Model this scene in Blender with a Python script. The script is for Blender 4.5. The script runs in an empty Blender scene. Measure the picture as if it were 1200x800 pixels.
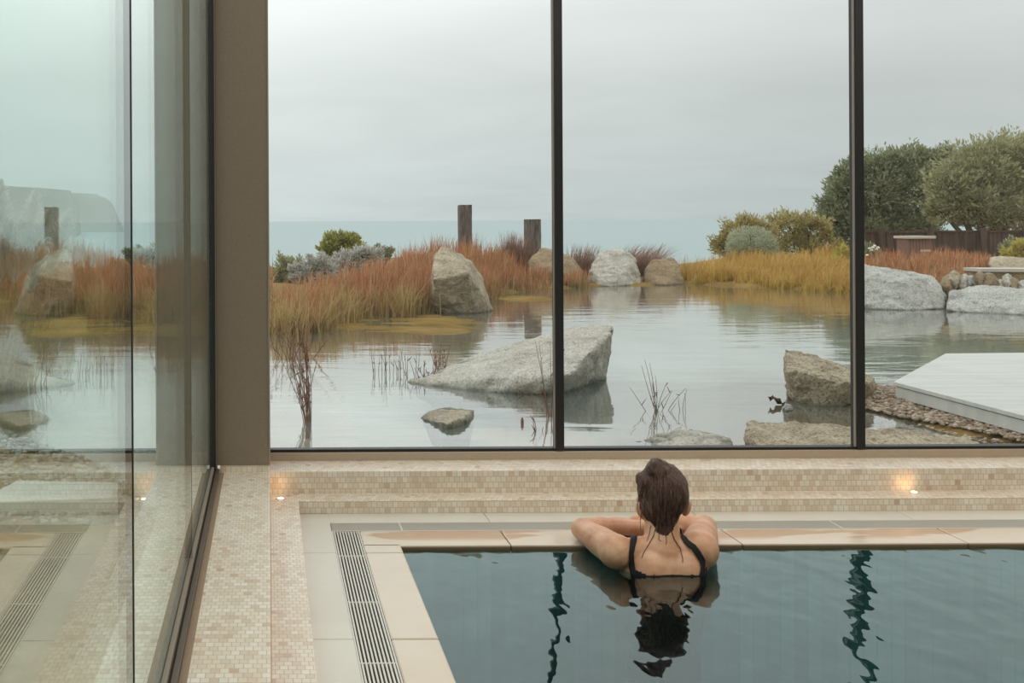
import bpy, bmesh, math, random
import numpy as np
from mathutils import Vector, Matrix, noise as mnoise
from mathutils.bvhtree import BVHTree

random.seed(7)
RNG = np.random.default_rng(7)
SC = bpy.context.scene
COL = SC.collection

# ------------------------------------------------------------------ camera
F = 1150.0                 # focal length in pixels of a 1200x800 frame
CX, CY = 315.0, 259.0      # principal point: the vanishing point of the ledge
EYE = 1.18                 # camera height above the pool deck (z = 0)
ROLL = math.radians(0.3)
cam_d = bpy.data.cameras.new('camera')
cam_d.sensor_width = 36.0
cam_d.lens = F / 1200 * 36
cam_d.shift_x = (600 - CX) / 1200
cam_d.shift_y = -(400 - CY) / 1200
cam_d.clip_start = 0.05
cam_d.clip_end = 60000
cam = bpy.data.objects.new('camera', cam_d)
cam.location = (0, 0, EYE)
cam.rotation_euler = (math.pi / 2, ROLL, 0)
COL.objects.link(cam)
SC.camera = cam

# ------------------------------------------------------------------ view / world / lights
SC.view_settings.view_transform = 'Standard'
SC.view_settings.look = 'None'
SC.view_settings.exposure = 0.0
SC.view_settings.gamma = 1.0
SC.view_settings.use_curve_mapping = False
SC.cycles.transparent_max_bounces = 24
SC.cycles.max_bounces = 8
SC.cycles.caustics_reflective = False
SC.cycles.caustics_refractive = False
SC.cycles.sample_clamp_indirect = 4.0


class NT:
    """small helper to wire shader nodes"""
    def __init__(self, tree):
        self.t = tree
        tree.nodes.clear()

    def n(self, kind, ins=None, **props):
        nd = self.t.nodes.new(kind)
        for k, v in props.items():
            setattr(nd, k, v)
        for k, v in (ins or {}).items():
            s = nd.inputs[k]
            if isinstance(v, bpy.types.NodeSocket):
                self.t.links.new(v, s)
            else:
                s.default_value = v
        return nd

    def math(self, op, a, b=0.0, c=0.0, clamp=False):
        return self.n('ShaderNodeMath', {0: a, 1: b, 2: c}, operation=op, use_clamp=clamp).outputs[0]

    def ramp(self, fac, stops, interp='LINEAR'):
        nd = self.n('ShaderNodeValToRGB', {'Fac': fac})
        cr = nd.color_ramp
        cr.interpolation = interp
        while len(cr.elements) < len(stops):
            cr.elements.new(0.5)
        for e, (p, c) in zip(cr.elements, stops):
            e.position = p
            e.color = (*c, 1) if len(c) == 3 else c
        return nd.outputs['Color']

    def mix(self, fac, a, b, blend='MIX'):
        nd = self.n('ShaderNodeMix', None, data_type='RGBA', blend_type=blend)
        for idx, v in ((0, fac), (6, a), (7, b)):
            s = nd.inputs[idx]
            if isinstance(v, bpy.types.NodeSocket):
                self.t.links.new(v, s)
            else:
                s.default_value = (*v, 1) if isinstance(v, tuple) and len(v) == 3 else v
        return nd.outputs[2]

    def noise(self, vec, scale, detail=3.0, rough=0.55, dist=0.0):
        return self.n('ShaderNodeTexNoise', {'Vector': vec, 'Scale': scale, 'Detail': detail,
                                             'Roughness': rough, 'Distortion': dist}).outputs['Fac']

    def maprange(self, v, a, b, c=0.0, d=1.0):
        return self.n('ShaderNodeMapRange', {0: v, 1: a, 2: b, 3: c, 4: d}).outputs[0]


def srgb(r, g, b):
    f = lambda c: c / 12.92 if c <= 0.04045 else ((c + 0.055) / 1.055) ** 2.4
    return (f(r / 255), f(g / 255), f(b / 255))


world = bpy.data.worlds.new('world')
SC.world = world
world.use_nodes = True
w = NT(world.node_tree)
tc = w.n('ShaderNodeTexCoord').outputs['Generated']
sp = w.n('ShaderNodeSeparateXYZ', {0: tc})
up = w.math('MAXIMUM', sp.outputs['Z'], 0.0)
base = w.ramp(up, [(0.0, (0.62, 0.69, 0.69)), (0.05, (0.68, 0.74, 0.735)), (0.14, (0.78, 0.825, 0.815)),
                   (0.26, (1.10, 1.14, 1.13)), (0.45, (1.35, 1.38, 1.38)), (1.0, (1.5, 1.52, 1.52))])
az = w.maprange(sp.outputs['X'], -0.05, 0.55, 1.08, 0.80)
den = w.math('ADD', up, 0.10)
cvec = w.n('ShaderNodeCombineXYZ', {0: w.math('DIVIDE', sp.outputs['X'], den),
                                    1: w.math('DIVIDE', sp.outputs['Y'], den), 2: 0.0}).outputs[0]
cl = w.noise(cvec, 0.9, 5.0, 0.55, 0.6)
clf = w.maprange(cl, 0.3, 0.7, 0.95, 1.04)
tot = w.math('MULTIPLY', az, clf)
skyc = w.mix(1.0, base, w.n('ShaderNodeCombineColor', {0: tot, 1: tot, 2: tot}).outputs[0], 'MULTIPLY')
bg = w.n('ShaderNodeBackground', {'Color': skyc, 'Strength': 1.0})
w.n('ShaderNodeOutputWorld', {'Surface': bg.outputs[0]})

# unseen warm-white fill light, added under the ceiling to brighten the pool hall
ld = bpy.data.lights.new('hall_fill_light', 'AREA')
ld.shape = 'RECTANGLE'
ld.size, ld.size_y = 5.0, 3.4
ld.energy = 105
ld.color = (1.0, 0.94, 0.86)
lo = bpy.data.objects.new('hall_fill_light', ld)
lo.location = (2.6, 2.0, 3.15)
COL.objects.link(lo)


# ------------------------------------------------------------------ projection helpers (placing things from the photograph)
def at(px, py, Y):
    u, v = px - CX, CY - py
    c, s = math.cos(ROLL), math.sin(ROLL)
    uu, vv = u * c + v * s, -u * s + v * c
    return Vector((uu * Y / F, Y, EYE + vv * Y / F))


def on(px, py, z):
    u, v = px - CX, CY - py
    c, s = math.cos(ROLL), math.sin(ROLL)
    uu, vv = u * c + v * s, -u * s + v * c
    Y = (z - EYE) * F / vv
    return Vector((uu * Y / F, Y, z))


# ------------------------------------------------------------------ mesh helpers
def tag(o, label=None, cat=None, group=None, kind=None):
    if label: o['label'] = label
    if cat: o['category'] = cat
    if group: o['group'] = group
    if kind: o['kind'] = kind
    return o


def link_mesh(name, me, mat=None, parent=None, smooth=False):
    o = bpy.data.objects.new(name, me)
    COL.objects.link(o)
    if mat: me.materials.append(mat)
    if smooth:
        me.polygons.foreach_set('use_smooth', [True] * len(me.polygons))
    if parent:
        o.parent = parent
        o.matrix_parent_inverse = Matrix.Translation(-Vector(parent.location))
    return o


def empty(name, loc):
    o = bpy.data.objects.new(name, None)
    o.location = loc
    o.empty_display_size = 0.1
    COL.objects.link(o)
    return o


class MB:
    def __init__(self):
        self.v, self.f = [], []

    def box(self, x0, x1, y0, y1, z0, z1):
        b = len(self.v)
        self.v += [(x0, y0, z0), (x1, y0, z0), (x1, y1, z0), (x0, y1, z0),
                   (x0, y0, z1), (x1, y0, z1), (x1, y1, z1), (x0, y1, z1)]
        for q in ((0, 3, 2, 1), (4, 5, 6, 7), (0, 1, 5, 4), (1, 2, 6, 5), (2, 3, 7, 6), (3, 0, 4, 7)):
            self.f.append(tuple(b + i for i in q))
        return self

    def prism(self, poly, z0, z1):
        b, n = len(self.v), len(poly)
        self.v += [(x, y, z0) for x, y in poly] + [(x, y, z1) for x, y in poly]
        self.f.append(tuple(b + i for i in reversed(range(n))))
        self.f.append(tuple(b + n + i for i in range(n)))
        for i in range(n):
            j = (i + 1) % n
            self.f.append((b + i, b + j, b + n + j, b + n + i))
        return self

    def tube(self, pts, radii, n=8, cap=True):
        b = len(self.v)
        pts = [Vector(p) for p in pts]
        m = len(pts)
        ref = Vector((0.13, 0.31, 0.94)).normalized()
        for i, p in enumerate(pts):
            d = (pts[min(i + 1, m - 1)] - pts[max(i - 1, 0)])
            d = d.normalized() if d.length > 1e-9 else Vector((0, 0, 1))
            a = d.cross(ref if abs(d.dot(ref)) < 0.95 else Vector((1, 0, 0))).normalized()
            c = d.cross(a)
            r = radii[i] if hasattr(radii, '__len__') else radii
            for k in range(n):
                t = 2 * math.pi * k / n
                q = p + a * (r * math.cos(t)) + c * (r * math.sin(t))
                self.v.append(tuple(q))
        for i in range(m - 1):
            for k in range(n):
                k2 = (k + 1) % n
                self.f.append((b + i * n + k, b + i * n + k2, b + (i + 1) * n + k2, b + (i + 1) * n + k))
        if cap:
            self.f.append(tuple(b + k for k in reversed(range(n))))
            self.f.append(tuple(b + (m - 1) * n + k for k in range(n)))
        return self

    def ellipsoid(self, c, r, rot=None, nu=20, nv=12):
        b = len(self.v)
        c = Vector(c)
        R = rot or Matrix.Identity(3)
        for i in range(nv + 1):
            th = math.pi * i / nv
            for k in range(nu):
                ph = 2 * math.pi * k / nu
                p = Vector((r[0] * math.sin(th) * math.cos(ph), r[1] * math.sin(th) * math.sin(ph), r[2] * math.cos(th)))
                self.v.append(tuple(c + R @ p))
        for i in range(nv):
            for k in range(nu):
                k2 = (k + 1) % nu
                self.f.append((b + i * nu + k, b + (i + 1) * nu + k, b + (i + 1) * nu + k2, b + i * nu + k2))
        return self

    def capsule(self, p, q, r0, r1, n=16):
        """tapered round-ended limb"""
        p, q = Vector(p), Vector(q)
        d = (q - p).normalized()
        pts, rr = [], []
        for k in range(5):
            a = math.pi / 2 * (1 - k / 4.0)
            pts.append(p - d * r0 * math.sin(a)); rr.append(max(r0 * math.cos(a), 1e-4))
        for k in range(5):
            a = math.pi / 2 * (k / 4.0)
            pts.append(q + d * r1 * math.sin(a)); rr.append(max(r1 * math.cos(a), 1e-4))
        return self.tube(pts, rr, n)

    def mesh(self, name):
        me = bpy.data.meshes.new(name)
        me.from_pydata(self.v, [], self.f)
        me.update()
        return me

    def build(self, name, mat, parent=None, smooth=False, bevel=0.0):
        me = self.mesh(name)
        if bevel > 0:
            bm = bmesh.new(); bm.from_mesh(me)
            bmesh.ops.bevel(bm, geom=bm.edges[:], offset=bevel, segments=2, affect='EDGES', profile=0.5)
            bm.to_mesh(me); bm.free()
        return link_mesh(name, me, mat, parent, smooth)


def fast_mesh(name, verts, quads, uv=None):
    """verts (N,3), quads (M,4), uv (M*4,2)"""
    me = bpy.data.meshes.new(name)
    verts = np.ascontiguousarray(verts, np.float32)
    quads = np.ascontiguousarray(quads, np.int32)
    me.vertices.add(len(verts)); me.vertices.foreach_set('co', verts.ravel())
    me.loops.add(quads.size); me.loops.foreach_set('vertex_index', quads.ravel())
    me.polygons.add(len(quads))
    me.polygons.foreach_set('loop_start', np.arange(0, quads.size, 4, dtype=np.int32))
    if uv is not None:
        l = me.uv_layers.new(name='UVMap')
        l.data.foreach_set('uv', np.ascontiguousarray(uv, np.float32).ravel())
    me.update(calc_edges=True)
    me.validate()
    return me


def remesh(me, voxel, smooth_it=4, fac=0.5):
    """join overlapping closed shells into one continuous skin"""
    o = bpy.data.objects.new('tmp', me)
    COL.objects.link(o)
    m = o.modifiers.new('r', 'REMESH'); m.mode = 'VOXEL'; m.voxel_size = voxel
    s = o.modifiers.new('s', 'SMOOTH'); s.factor = fac; s.iterations = smooth_it
    dg = bpy.context.evaluated_depsgraph_get()
    new = bpy.data.meshes.new_from_object(o.evaluated_get(dg))
    bpy.data.objects.remove(o)
    return new


# ------------------------------------------------------------------ materials
def new_mat(name):
    m = bpy.data.materials.new(name)
    m.use_nodes = True
    return m, NT(m.node_tree)


def finish(t, color, rough=0.5, spec=0.5, metal=0.0, bump=None, bstr=0.3, bdist=0.01, extra=None):
    ins = {'Base Color': color if isinstance(color, bpy.types.NodeSocket) else (*color, 1),
           'Roughness': rough, 'Specular IOR Level': spec, 'Metallic': metal}
    if bump is not None:
        ins['Normal'] = t.n('ShaderNodeBump', {'Height': bump, 'Strength': bstr, 'Distance': bdist}).outputs[0]
    ins.update(extra or {})
    p = t.n('ShaderNodeBsdfPrincipled', ins)
    t.n('ShaderNodeOutputMaterial', {'Surface': p.outputs[0]})
    return p


def pos(t):
    return t.n('ShaderNodeNewGeometry').outputs['Position']


def simple(name, col, rough=0.5, spec=0.5, metal=0.0, nscale=40.0, namp=0.12):
    m, t = new_mat(name)
    f = t.noise(pos(t), nscale, 4)
    c = t.mix(f, tuple(x * (1 - namp) for x in col), tuple(min(1, x * (1 + namp)) for x in col))
    finish(t, c, rough, spec, metal, f, 0.15, 0.002)
    return m


def mosaic_mat():
    m, t = new_mat('mosaic_tile')
    g = t.n('ShaderNodeNewGeometry')
    P, N = g.outputs['Position'], g.outputs['True Normal']
    s = t.n('ShaderNodeSeparateXYZ', {0: P})
    ns = t.n('ShaderNodeSeparateXYZ', {0: N})
    nz = t.math('GREATER_THAN', t.math('ABSOLUTE', ns.outputs['Z']), 0.6)
    nx = t.math('GREATER_THAN', t.math('ABSOLUTE', ns.outputs['X']), 0.6)
    # top: rows across the ledge; front: (x, z); side: (y, z)
    top = t.n('ShaderNodeCombineXYZ', {0: s.outputs['X'], 1: s.outputs['Y'], 2: 0.0}).outputs[0]
    fro = t.n('ShaderNodeCombineXYZ', {0: s.outputs['X'], 1: s.outputs['Z'], 2: 0.0}).outputs[0]
    sid = t.n('ShaderNodeCombineXYZ', {0: s.outputs['Y'], 1: s.outputs['Z'], 2: 0.0}).outputs[0]
    def vmix(f, a, b):
        nd = t.n('ShaderNodeMix', None, data_type='VECTOR')
        t.t.links.new(f, nd.inputs[0]); t.t.links.new(a, nd.inputs[4]); t.t.links.new(b, nd.inputs[5])
        return nd.outputs[1]
    v = vmix(nz, vmix(nx, fro, sid), top)
    br = t.n('ShaderNodeTexBrick', {'Vector': v, 'Color1': (0, 0, 0, 1), 'Color2': (1, 1, 1, 1), 'Mortar': (0.5, 0.5, 0.5, 1),
                                    'Scale': 1.0, 'Mortar Size': 0.0011, 'Mortar Smooth': 0.2, 'Bias': 0.0,
                                    'Brick Width': 0.0215, 'Row Height': 0.0235}, offset=0.5)
    rnd = t.n('ShaderNodeSeparateColor', {0: br.outputs['Color']}).outputs[0]
    tile = t.ramp(rnd, [(0.0, srgb(196, 170, 146)), (0.03, srgb(212, 195, 175)), (0.30, srgb(222, 210, 194)),
                        (0.7, srgb(227, 217, 203)), (1.0, srgb(232, 225, 213))])
    cloud = t.noise(P, 9.0, 4)
    tile = t.mix(t.maprange(cloud, 0.35, 0.75), tile, t.mix(1.0, tile, (0.93, 0.87, 0.80), 'MULTIPLY'))
    c = t.mix(br.outputs['Fac'], tile, srgb(192, 174, 152))
    h = t.math('SUBTRACT', 1.0, br.outputs['Fac'])
    finish(t, c, 0.32, 0.5, 0.0, h, 0.35, 0.002)
    return m


def stone_mat(name, c1, c2, wet=None, rough=0.35):
    m, t = new_mat(name)
    P = pos(t)
    f = t.noise(P, 3.0, 6, 0.6, 0.4)
    g = t.noise(P, 60.0, 3)
    c = t.mix(t.maprange(f, 0.3, 0.7), c1, c2)
    c = t.mix(t.math('MULTIPLY', g, 0.18), c, (0.55, 0.5, 0.44))
    r = rough
    if wet:
        wv = t.n('ShaderNodeVectorMath', {0: P, 1: (1.2, 5.0, 1.0)}, operation='MULTIPLY').outputs[0]
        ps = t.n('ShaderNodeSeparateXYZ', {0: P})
        far = t.maprange(ps.outputs['Y'], 3.60, 3.64)
        wm = t.math('MULTIPLY', t.maprange(t.noise(wv, 1.5, 3, 0.5, 0.5), 0.50, 0.55), far)
        c = t.mix(wm, c, wet)
        c = t.mix(t.maprange(ps.outputs['Z'], -0.001, -0.009), c, srgb(128, 102, 80))  # front edge browned: wet waterline band plus shade of the rounded edge painted in
        r = t.maprange(wm, 0.0, 1.0, rough, 0.08)
    finish(t, c, r, 0.5, 0.0, g, 0.06, 0.002)
    return m


def granite_mat(name, light, dark, lichen, amount=0.35, scale=1.0):
    m, t = new_mat(name)
    P = pos(t)
    sp1 = t.noise(P, 55.0 * scale, 4, 0.7)
    big = t.noise(P, 3.2 * scale, 6, 0.6, 0.4)
    mid = t.noise(P, 11.0 * scale, 5, 0.65)
    c = t.mix(t.maprange(big, 0.35, 0.68), light, dark)
    c = t.mix(t.maprange(mid, 0.52, 0.68), c, lichen) if amount > 0 else c
    c = t.mix(t.math('MULTIPLY', t.maprange(sp1, 0.52, 0.66), 0.75), c, tuple(x * 0.35 for x in dark))
    pit = t.noise(P, 22.0 * scale, 3, 0.6)
    c = t.mix(t.math('MULTIPLY', t.maprange(pit, 0.57, 0.70), 0.4), c, tuple(x * 0.5 for x in dark))
    c = t.mix(t.math('MULTIPLY', t.maprange(sp1, 0.46, 0.34), 0.5), c, tuple(min(1, x * 1.5) for x in light))
    # the wet band the pond leaves at the water line
    z = t.n('ShaderNodeSeparateXYZ', {0: P}).outputs['Z']
    wl = t.maprange(t.math('ADD', z, t.math('MULTIPLY', mid, 0.06)), -0.155, -0.115, 1.0, 0.0)
    c = t.mix(t.math('MULTIPLY', wl, 0.75), c, (0.07, 0.06, 0.045))
    hgt = t.math('ADD', t.math('MULTIPLY', sp1, 0.4), t.math('ADD', mid, big))
    finish(t, c, 0.85, 0.3, 0.0, hgt, 0.9, 0.06 / scale)
    return m


def leaf_mat(name, cols, trans=0.35, rough=0.6, tip=None):
    """per-leaf colour variation; tip: colour towards the blade's tip"""
    m, t = new_mat(name)
    g = t.n('ShaderNodeNewGeometry')
    r = g.outputs['Random Per Island']
    n = len(cols)
    c = t.ramp(r, [(i / max(1, n - 1), k) for i, k in enumerate(cols)])
    if tip is not None:
        uv = t.n('ShaderNodeTexCoord').outputs['UV']
        v = t.n('ShaderNodeSeparateXYZ', {0: uv}).outputs['Y']
        tc_ = t.ramp(r, [(i / max(1, len(tip) - 1), k) for i, k in enumerate(tip)])
        c = t.mix(t.maprange(v, 0.25, 0.75), c, tc_)
        pn = t.noise(g.outputs['Position'], 3.0, 3, 0.65)
        c = t.mix(t.math('MULTIPLY', t.maprange(pn, 0.45, 0.7), 0.6), c, t.mix(r, cols[1], cols[-1]))
    d = t.n('ShaderNodeBsdfDiffuse', {'Color': c}).outputs[0]
    tr = t.n('ShaderNodeBsdfTranslucent', {'Color': c}).outputs[0]
    mx = t.n('ShaderNodeMixShader', {0: trans, 1: d, 2: tr})
    t.n('ShaderNodeOutputMaterial', {'Surface': mx.outputs[0]})
    return m


def glass_mat(name, tint, f0=0.04):
    m, t = new_mat(name)
    # the same reflectance seen from either side of the sheet
    lw = t.n('ShaderNodeNewGeometry')
    inc = t.n('ShaderNodeVectorMath', {0: lw.outputs['Incoming'], 1: lw.outputs['Normal']}, operation='DOT_PRODUCT').outputs['Value']
    cosv = t.math('ABSOLUTE', inc)
    # Schlick
    one = t.math('SUBTRACT', 1.0, cosv)
    f = t.math('ADD', f0, t.math('MULTIPLY', 1 - f0, t.math('POWER', one, 5.0)), clamp=True)
    tb = t.n('ShaderNodeBsdfTransparent', {'Color': (*tint, 1)}).outputs[0]
    gl = t.n('ShaderNodeBsdfGlossy', {'Color': (0.93, 0.97, 0.95, 1), 'Roughness': 0.0}).outputs[0]
    mx = t.n('ShaderNodeMixShader', {0: f, 1: tb, 2: gl})
    t.n('ShaderNodeOutputMaterial', {'Surface': mx.outputs[0]})
    return m


def water_mat(name, tint, f0, height, bstr, bdist, turbid=None, tfac=0.0, gloss=(1, 1, 1)):
    m, t = new_mat(name)
    P = pos(t)
    h = height(t, P)
    nrm = t.n('ShaderNodeBump', {'Height': h, 'Strength': bstr, 'Distance': bdist}).outputs[0]
    g = t.n('ShaderNodeNewGeometry')
    inc = t.n('ShaderNodeVectorMath', {0: g.outputs['Incoming'], 1: nrm}, operation='DOT_PRODUCT').outputs['Value']
    one = t.math('SUBTRACT', 1.0, t.math('ABSOLUTE', inc), clamp=True)
    f = t.math('ADD', f0, t.math('MULTIPLY', 1 - f0, t.math('POWER', one, 5.0)), clamp=True)
    body = t.n('ShaderNodeBsdfTransparent', {'Color': (*tint, 1)}).outputs[0]
    if turbid:
        df = t.n('ShaderNodeBsdfDiffuse', {'Color': (*turbid, 1)}).outputs[0]
        body = t.n('ShaderNodeMixShader', {0: tfac, 1: body, 2: df}).outputs[0]
    gl = t.n('ShaderNodeBsdfGlossy', {'Color': (*gloss, 1), 'Roughness': 0.015, 'Normal': nrm}).outputs[0]
    mx = t.n('ShaderNodeMixShader', {0: f, 1: body, 2: gl})
    t.n('ShaderNodeOutputMaterial', {'Surface': mx.outputs[0]})
    return m


M = {}
M['mosaic'] = mosaic_mat()
M['deck'] = stone_mat('limestone', srgb(205, 199, 186), srgb(216, 211, 199))
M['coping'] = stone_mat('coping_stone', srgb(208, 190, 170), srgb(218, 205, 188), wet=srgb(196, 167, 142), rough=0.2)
M['bronze'] = simple('bronze_cladding', srgb(132, 118, 102), 0.42, 0.4, 0.0, 120.0, 0.16)
M['bronze_light'] = simple('bronze_sill', srgb(176, 158, 138), 0.4, 0.5, 0.0, 90.0, 0.10)
M['bronze_dark'] = simple('bronze_dark', srgb(88, 76, 64), 0.4, 0.5, 0.0, 90.0, 0.1)
M['black'] = simple('black_metal', srgb(34, 32, 32), 0.45, 0.4, 0.0, 60, 0.1)
M['pale_edge'] = simple('pale_gasket', srgb(150, 140, 130), 0.5, 0.4)
M['steel'] = simple('steel_slats', srgb(206, 201, 191), 0.38, 0.5, 0.2, 80, 0.08)
M['channel'] = simple('channel_dark', srgb(14, 14, 14), 0.7, 0.3)
M['grout'] = simple('grout', srgb(150, 130, 108), 0.7, 0.3)
M['ceiling'] = simple('plaster', (0.75, 0.70, 0.62), 0.8, 0.2, 0.0, 5, 0.03)
M['glass'] = glass_mat('clear_glass', (0.985, 0.995, 0.99))
M['glass_green'] = glass_mat('green_tint_glass', (0.84, 0.91, 0.88), 0.10)
M['granite'] = granite_mat('granite_tan', srgb(208, 195, 172), srgb(156, 140, 116), srgb(180, 164, 126))
M['granite_grey'] = granite_mat('granite_grey', srgb(220, 214, 202), srgb(182, 174, 160), srgb(204, 196, 178))
M['granite_pale'] = granite_mat('granite_pale', srgb(212, 211, 203), srgb(176, 175, 165), srgb(196, 196, 186))
M['granite_warm'] = granite_mat('granite_warm', srgb(178, 156, 126), srgb(140, 120, 94), srgb(160, 140, 108))
M['timber'] = None

mt, tt = new_mat('weathered_timber')
Pn = pos(tt)
vv = tt.n('ShaderNodeVectorMath', {0: Pn, 1: (14.0, 14.0, 1.2)}, operation='MULTIPLY').outputs[0]
gr = tt.noise(vv, 3.0, 5, 0.65)
finish(tt, tt.ramp(gr, [(0.3, srgb(60, 54, 52)), (0.5, srgb(104, 94, 90)), (0.7, srgb(150, 136, 128))]), 0.85, 0.2, 0, gr, 0.6, 0.02)
M['timber'] = mt

mt, tt = new_mat('fence_timber')
Pn = pos(tt)
vv = tt.n('ShaderNodeVectorMath', {0: Pn, 1: (6.0, 6.0, 0.6)}, operation='MULTIPLY').outputs[0]
gr = tt.noise(vv, 2.0, 4, 0.6)
finish(tt, tt.ramp(gr, [(0.3, srgb(52, 42, 40)), (0.55, srgb(86, 68, 60)), (0.75, srgb(116, 90, 78))]), 0.9, 0.2)
M['fence'] = mt

# ------------------------------------------------------------------ the pool hall
XR, YB = 5.6, -3.0
GX = -0.235                          # plane of the side glazing
Z1, Z2 = 0.142, 0.052                # ledge and step heights
YR1, YR2 = 4.067, 3.956              # risers
YD0, YD1 = 3.733, 3.837              # far drain
YP = 3.562                           # pool's far edge
XS, XD0, XD1, XP = 0.114, 0.233, 0.338, 0.474
YG = 4.27                            # plane of the garden glazing
ZW = 3.2
WZ = -0.015                          # pool water
POND = -0.18
PXE = 5.3                            # pool's right end

# upper ledge, L-shaped
mb = MB().prism([(-0.40, YB), (0.0, YB), (0.0, YR1), (XR, YR1), (XR, 4.42), (-0.40, 4.42)], -0.9, Z1)
tag(mb.build('trim_1', M['mosaic'], bevel=0.003), kind='structure')
# lower step, L-shaped
mb = MB().prism([(0.0, YB), (XS, YB), (XS, YR2), (XR, YR2), (XR, YR1), (0.0, YR1)], -0.3, Z2)
tag(mb.build('trim_2', M['mosaic'], bevel=0.003), kind='structure')

# deck slabs around the drain; hairline joints between slabs
fl = MB()
jy = [YB + 0.01 + 0.72 * k for k in range(10)]
jy = [y for y in jy if y < YR2 - 0.3] + [YR2]
for a, b in zip(jy[:-1], jy[1:]):
    fl.box(XS, XD0, a, b - 0.0025, -0.3, 0)
jx = [XD0 + 0.0, 0.86, 1.70, 2.52, 3.36, 4.2, 5.0, XR]
for a, b in zip(jx[:-1], jx[1:]):
    fl.box(a, b - 0.0025, YD1, YR2, -0.3, 0)
fl.box(XS, XR, YB, YR2, -0.31, -0.05) if False else None
tag(fl.build('floor', M['deck'], bevel=0.0012), kind='structure')
cp = MB()
for a, b in zip(jy[:-1], jy[1:]):
    cp.box(XD1, XP, a, min(b, YP + 0.02) - 0.002, -0.028, 0)
jx2 = [XD1, 0.875, 1.715, 2.535, 3.375, 4.2, 5.0, XR]
for a, b in zip(jx2[:-1], jx2[1:]):
    cp.box(a, b - 0.002, YP, YD0, -0.028, 0)
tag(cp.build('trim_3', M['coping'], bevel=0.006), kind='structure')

# pool basin
mt, tt = new_mat('pool_mosaic')
Pn = pos(tt)
vor = tt.n('ShaderNodeTexBrick', {'Vector': Pn, 'Color1': (*srgb(44, 92, 94), 1), 'Color2': (*srgb(76, 128, 128), 1), 'Mortar': (*srgb(60, 92, 92), 1),
                                  'Scale': 1.0, 'Mortar Size': 0.002, 'Brick Width': 0.05, 'Row Height': 0.05}, offset=0.5)
bl = tt.noise(Pn, 2.5, 4, 0.6)
finish(tt, tt.mix(tt.maprange(bl, 0.35, 0.7), vor.outputs['Color'], srgb(40, 82, 84)), 0.5, 0.3)
M['pool'] = mt
pb = MB()
pb.box(XP - 0.10, XP + 0.002, YB, YP + 0.05, -1.4, -0.029)
pb.box(XP - 0.002, PXE, YP - 0.002, YP + 0.10, -1.4, -0.029)
pb.box(PXE, PXE + 0.1, YB, YP + 0.05, -1.4, 0.0)
pb.box(XP - 0.1, PXE + 0.1, YB, YP + 0.1, -1.5, -1.4)
tag(pb.build('pool_basin', M['pool']), kind='structure')


def pool_h(t, P):
    v = t.n('ShaderNodeVectorMath', {0: P, 1: (1.0, 0.65, 1.0)}, operation='MULTIPLY').outputs[0]
    a = t.noise(v, 5.0, 1.5, 0.45, 0.3)
    b = t.noise(v, 16.0, 1.0, 0.4, 0.2)
    return t.math('ADD', a, t.math('MULTIPLY', b, 0.24))


M['pool_water'] = water_mat('pool_water', (0.6, 0.85, 0.85), 0.105, pool_h, 1.0, 0.0105, gloss=(0.86, 1.0, 0.99))
v = [(XP - 0.002, YB, WZ), (PXE, YB, WZ), (PXE, YP + 0.002, WZ), (XP - 0.002, YP + 0.002, WZ)]
me = bpy.data.meshes.new('pool_water'); me.from_pydata(v, [], [(0, 1, 2, 3)])
tag(link_mesh('pool_water', me, M['pool_water']), kind='structure')

# ceiling, closed walls out of the frame
tag(MB().box(-0.3, XR + 0.1, YB - 0.1, 4.42, ZW + 0.05, ZW + 0.2).build('ceiling', M['ceiling']), kind='structure')
tag(MB().box(-0.4, XR + 0.1, YB - 0.1, YB, -0.3, ZW + 0.05).build('wall_back', M['ceiling']), kind='structure')
tag(MB().box(XR, XR + 0.1, YB, 4.42, -0.3, ZW + 0.05).build('wall_right', M['ceiling']), kind='structure')

# unseen block above the hall, added to keep sky light off the rock fronts
tag(MB().box(-0.4, XR + 6, 3.9, 4.42, ZW + 0.2, 9.0).build('sky_blocker', simple('sky_blocker_matte', (0.30, 0.28, 0.25), 0.9, 0.1)), kind='structure')

# corner column: bronze sheet with folded edges, tiled foot
colb = MB().box(-0.219, 0.0, YR1 - 0.004, 4.36, Z1 + 0.028, ZW)
co = tag(colb.build('column', M['bronze'], bevel=0.002), kind='structure')
MB().box(-0.206, -0.002, YR1 - 0.001, YR1 + 0.03, Z1 - 0.001, Z1 + 0.0275).build('plinth', M['mosaic'], co)
MB().box(-0.0045, 0.0015, YR1 - 0.008, YR1 - 0.0035, Z1 + 0.03, ZW).build('edge_trim', M['pale_edge'], co)
MB().box(-0.226, -0.2195, YR1 - 0.012, YR1 + 0.05, Z1 + 0.0, ZW).build('edge_trim', M['pale_edge'], co)

# garden glazing: window_1
w1 = empty('window_1', (2.6, YG, Z1)); tag(w1, kind='structure')
xs = [0.0, 1.2575, 2.562, 3.866, XR]
MB().box(0.001, XR - 0.001, YG - 0.022, YG + 0.05, Z1 - 0.001, Z1 + 0.034).build('bottom_frame', M['bronze_light'], w1, bevel=0.002)
MB().box(0.001, XR - 0.001, YG - 0.010, YG + 0.03, Z1 + 0.034, Z1 + 0.046).build('gasket', M['black'], w1)
for a, b in zip(xs[:-1], xs[1:]):
    MB().box(a + 0.004, b - 0.004, YG, YG + 0.012, Z1 + 0.04, ZW).build('glass_pane', M['glass'], w1)
for x in xs[1:-1]:
    mu = MB().box(x - 0.0175, x + 0.0175, YG - 0.020, YG + 0.03, Z1 + 0.036, ZW + 0.02).build('mullion', M['black'], w1, bevel=0.001)
    MB().box(x - 0.023, x - 0.0178, YG - 0.012, YG - 0.001, Z1 + 0.046, ZW).build('seal_strip', M['pale_edge'], mu)

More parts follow.
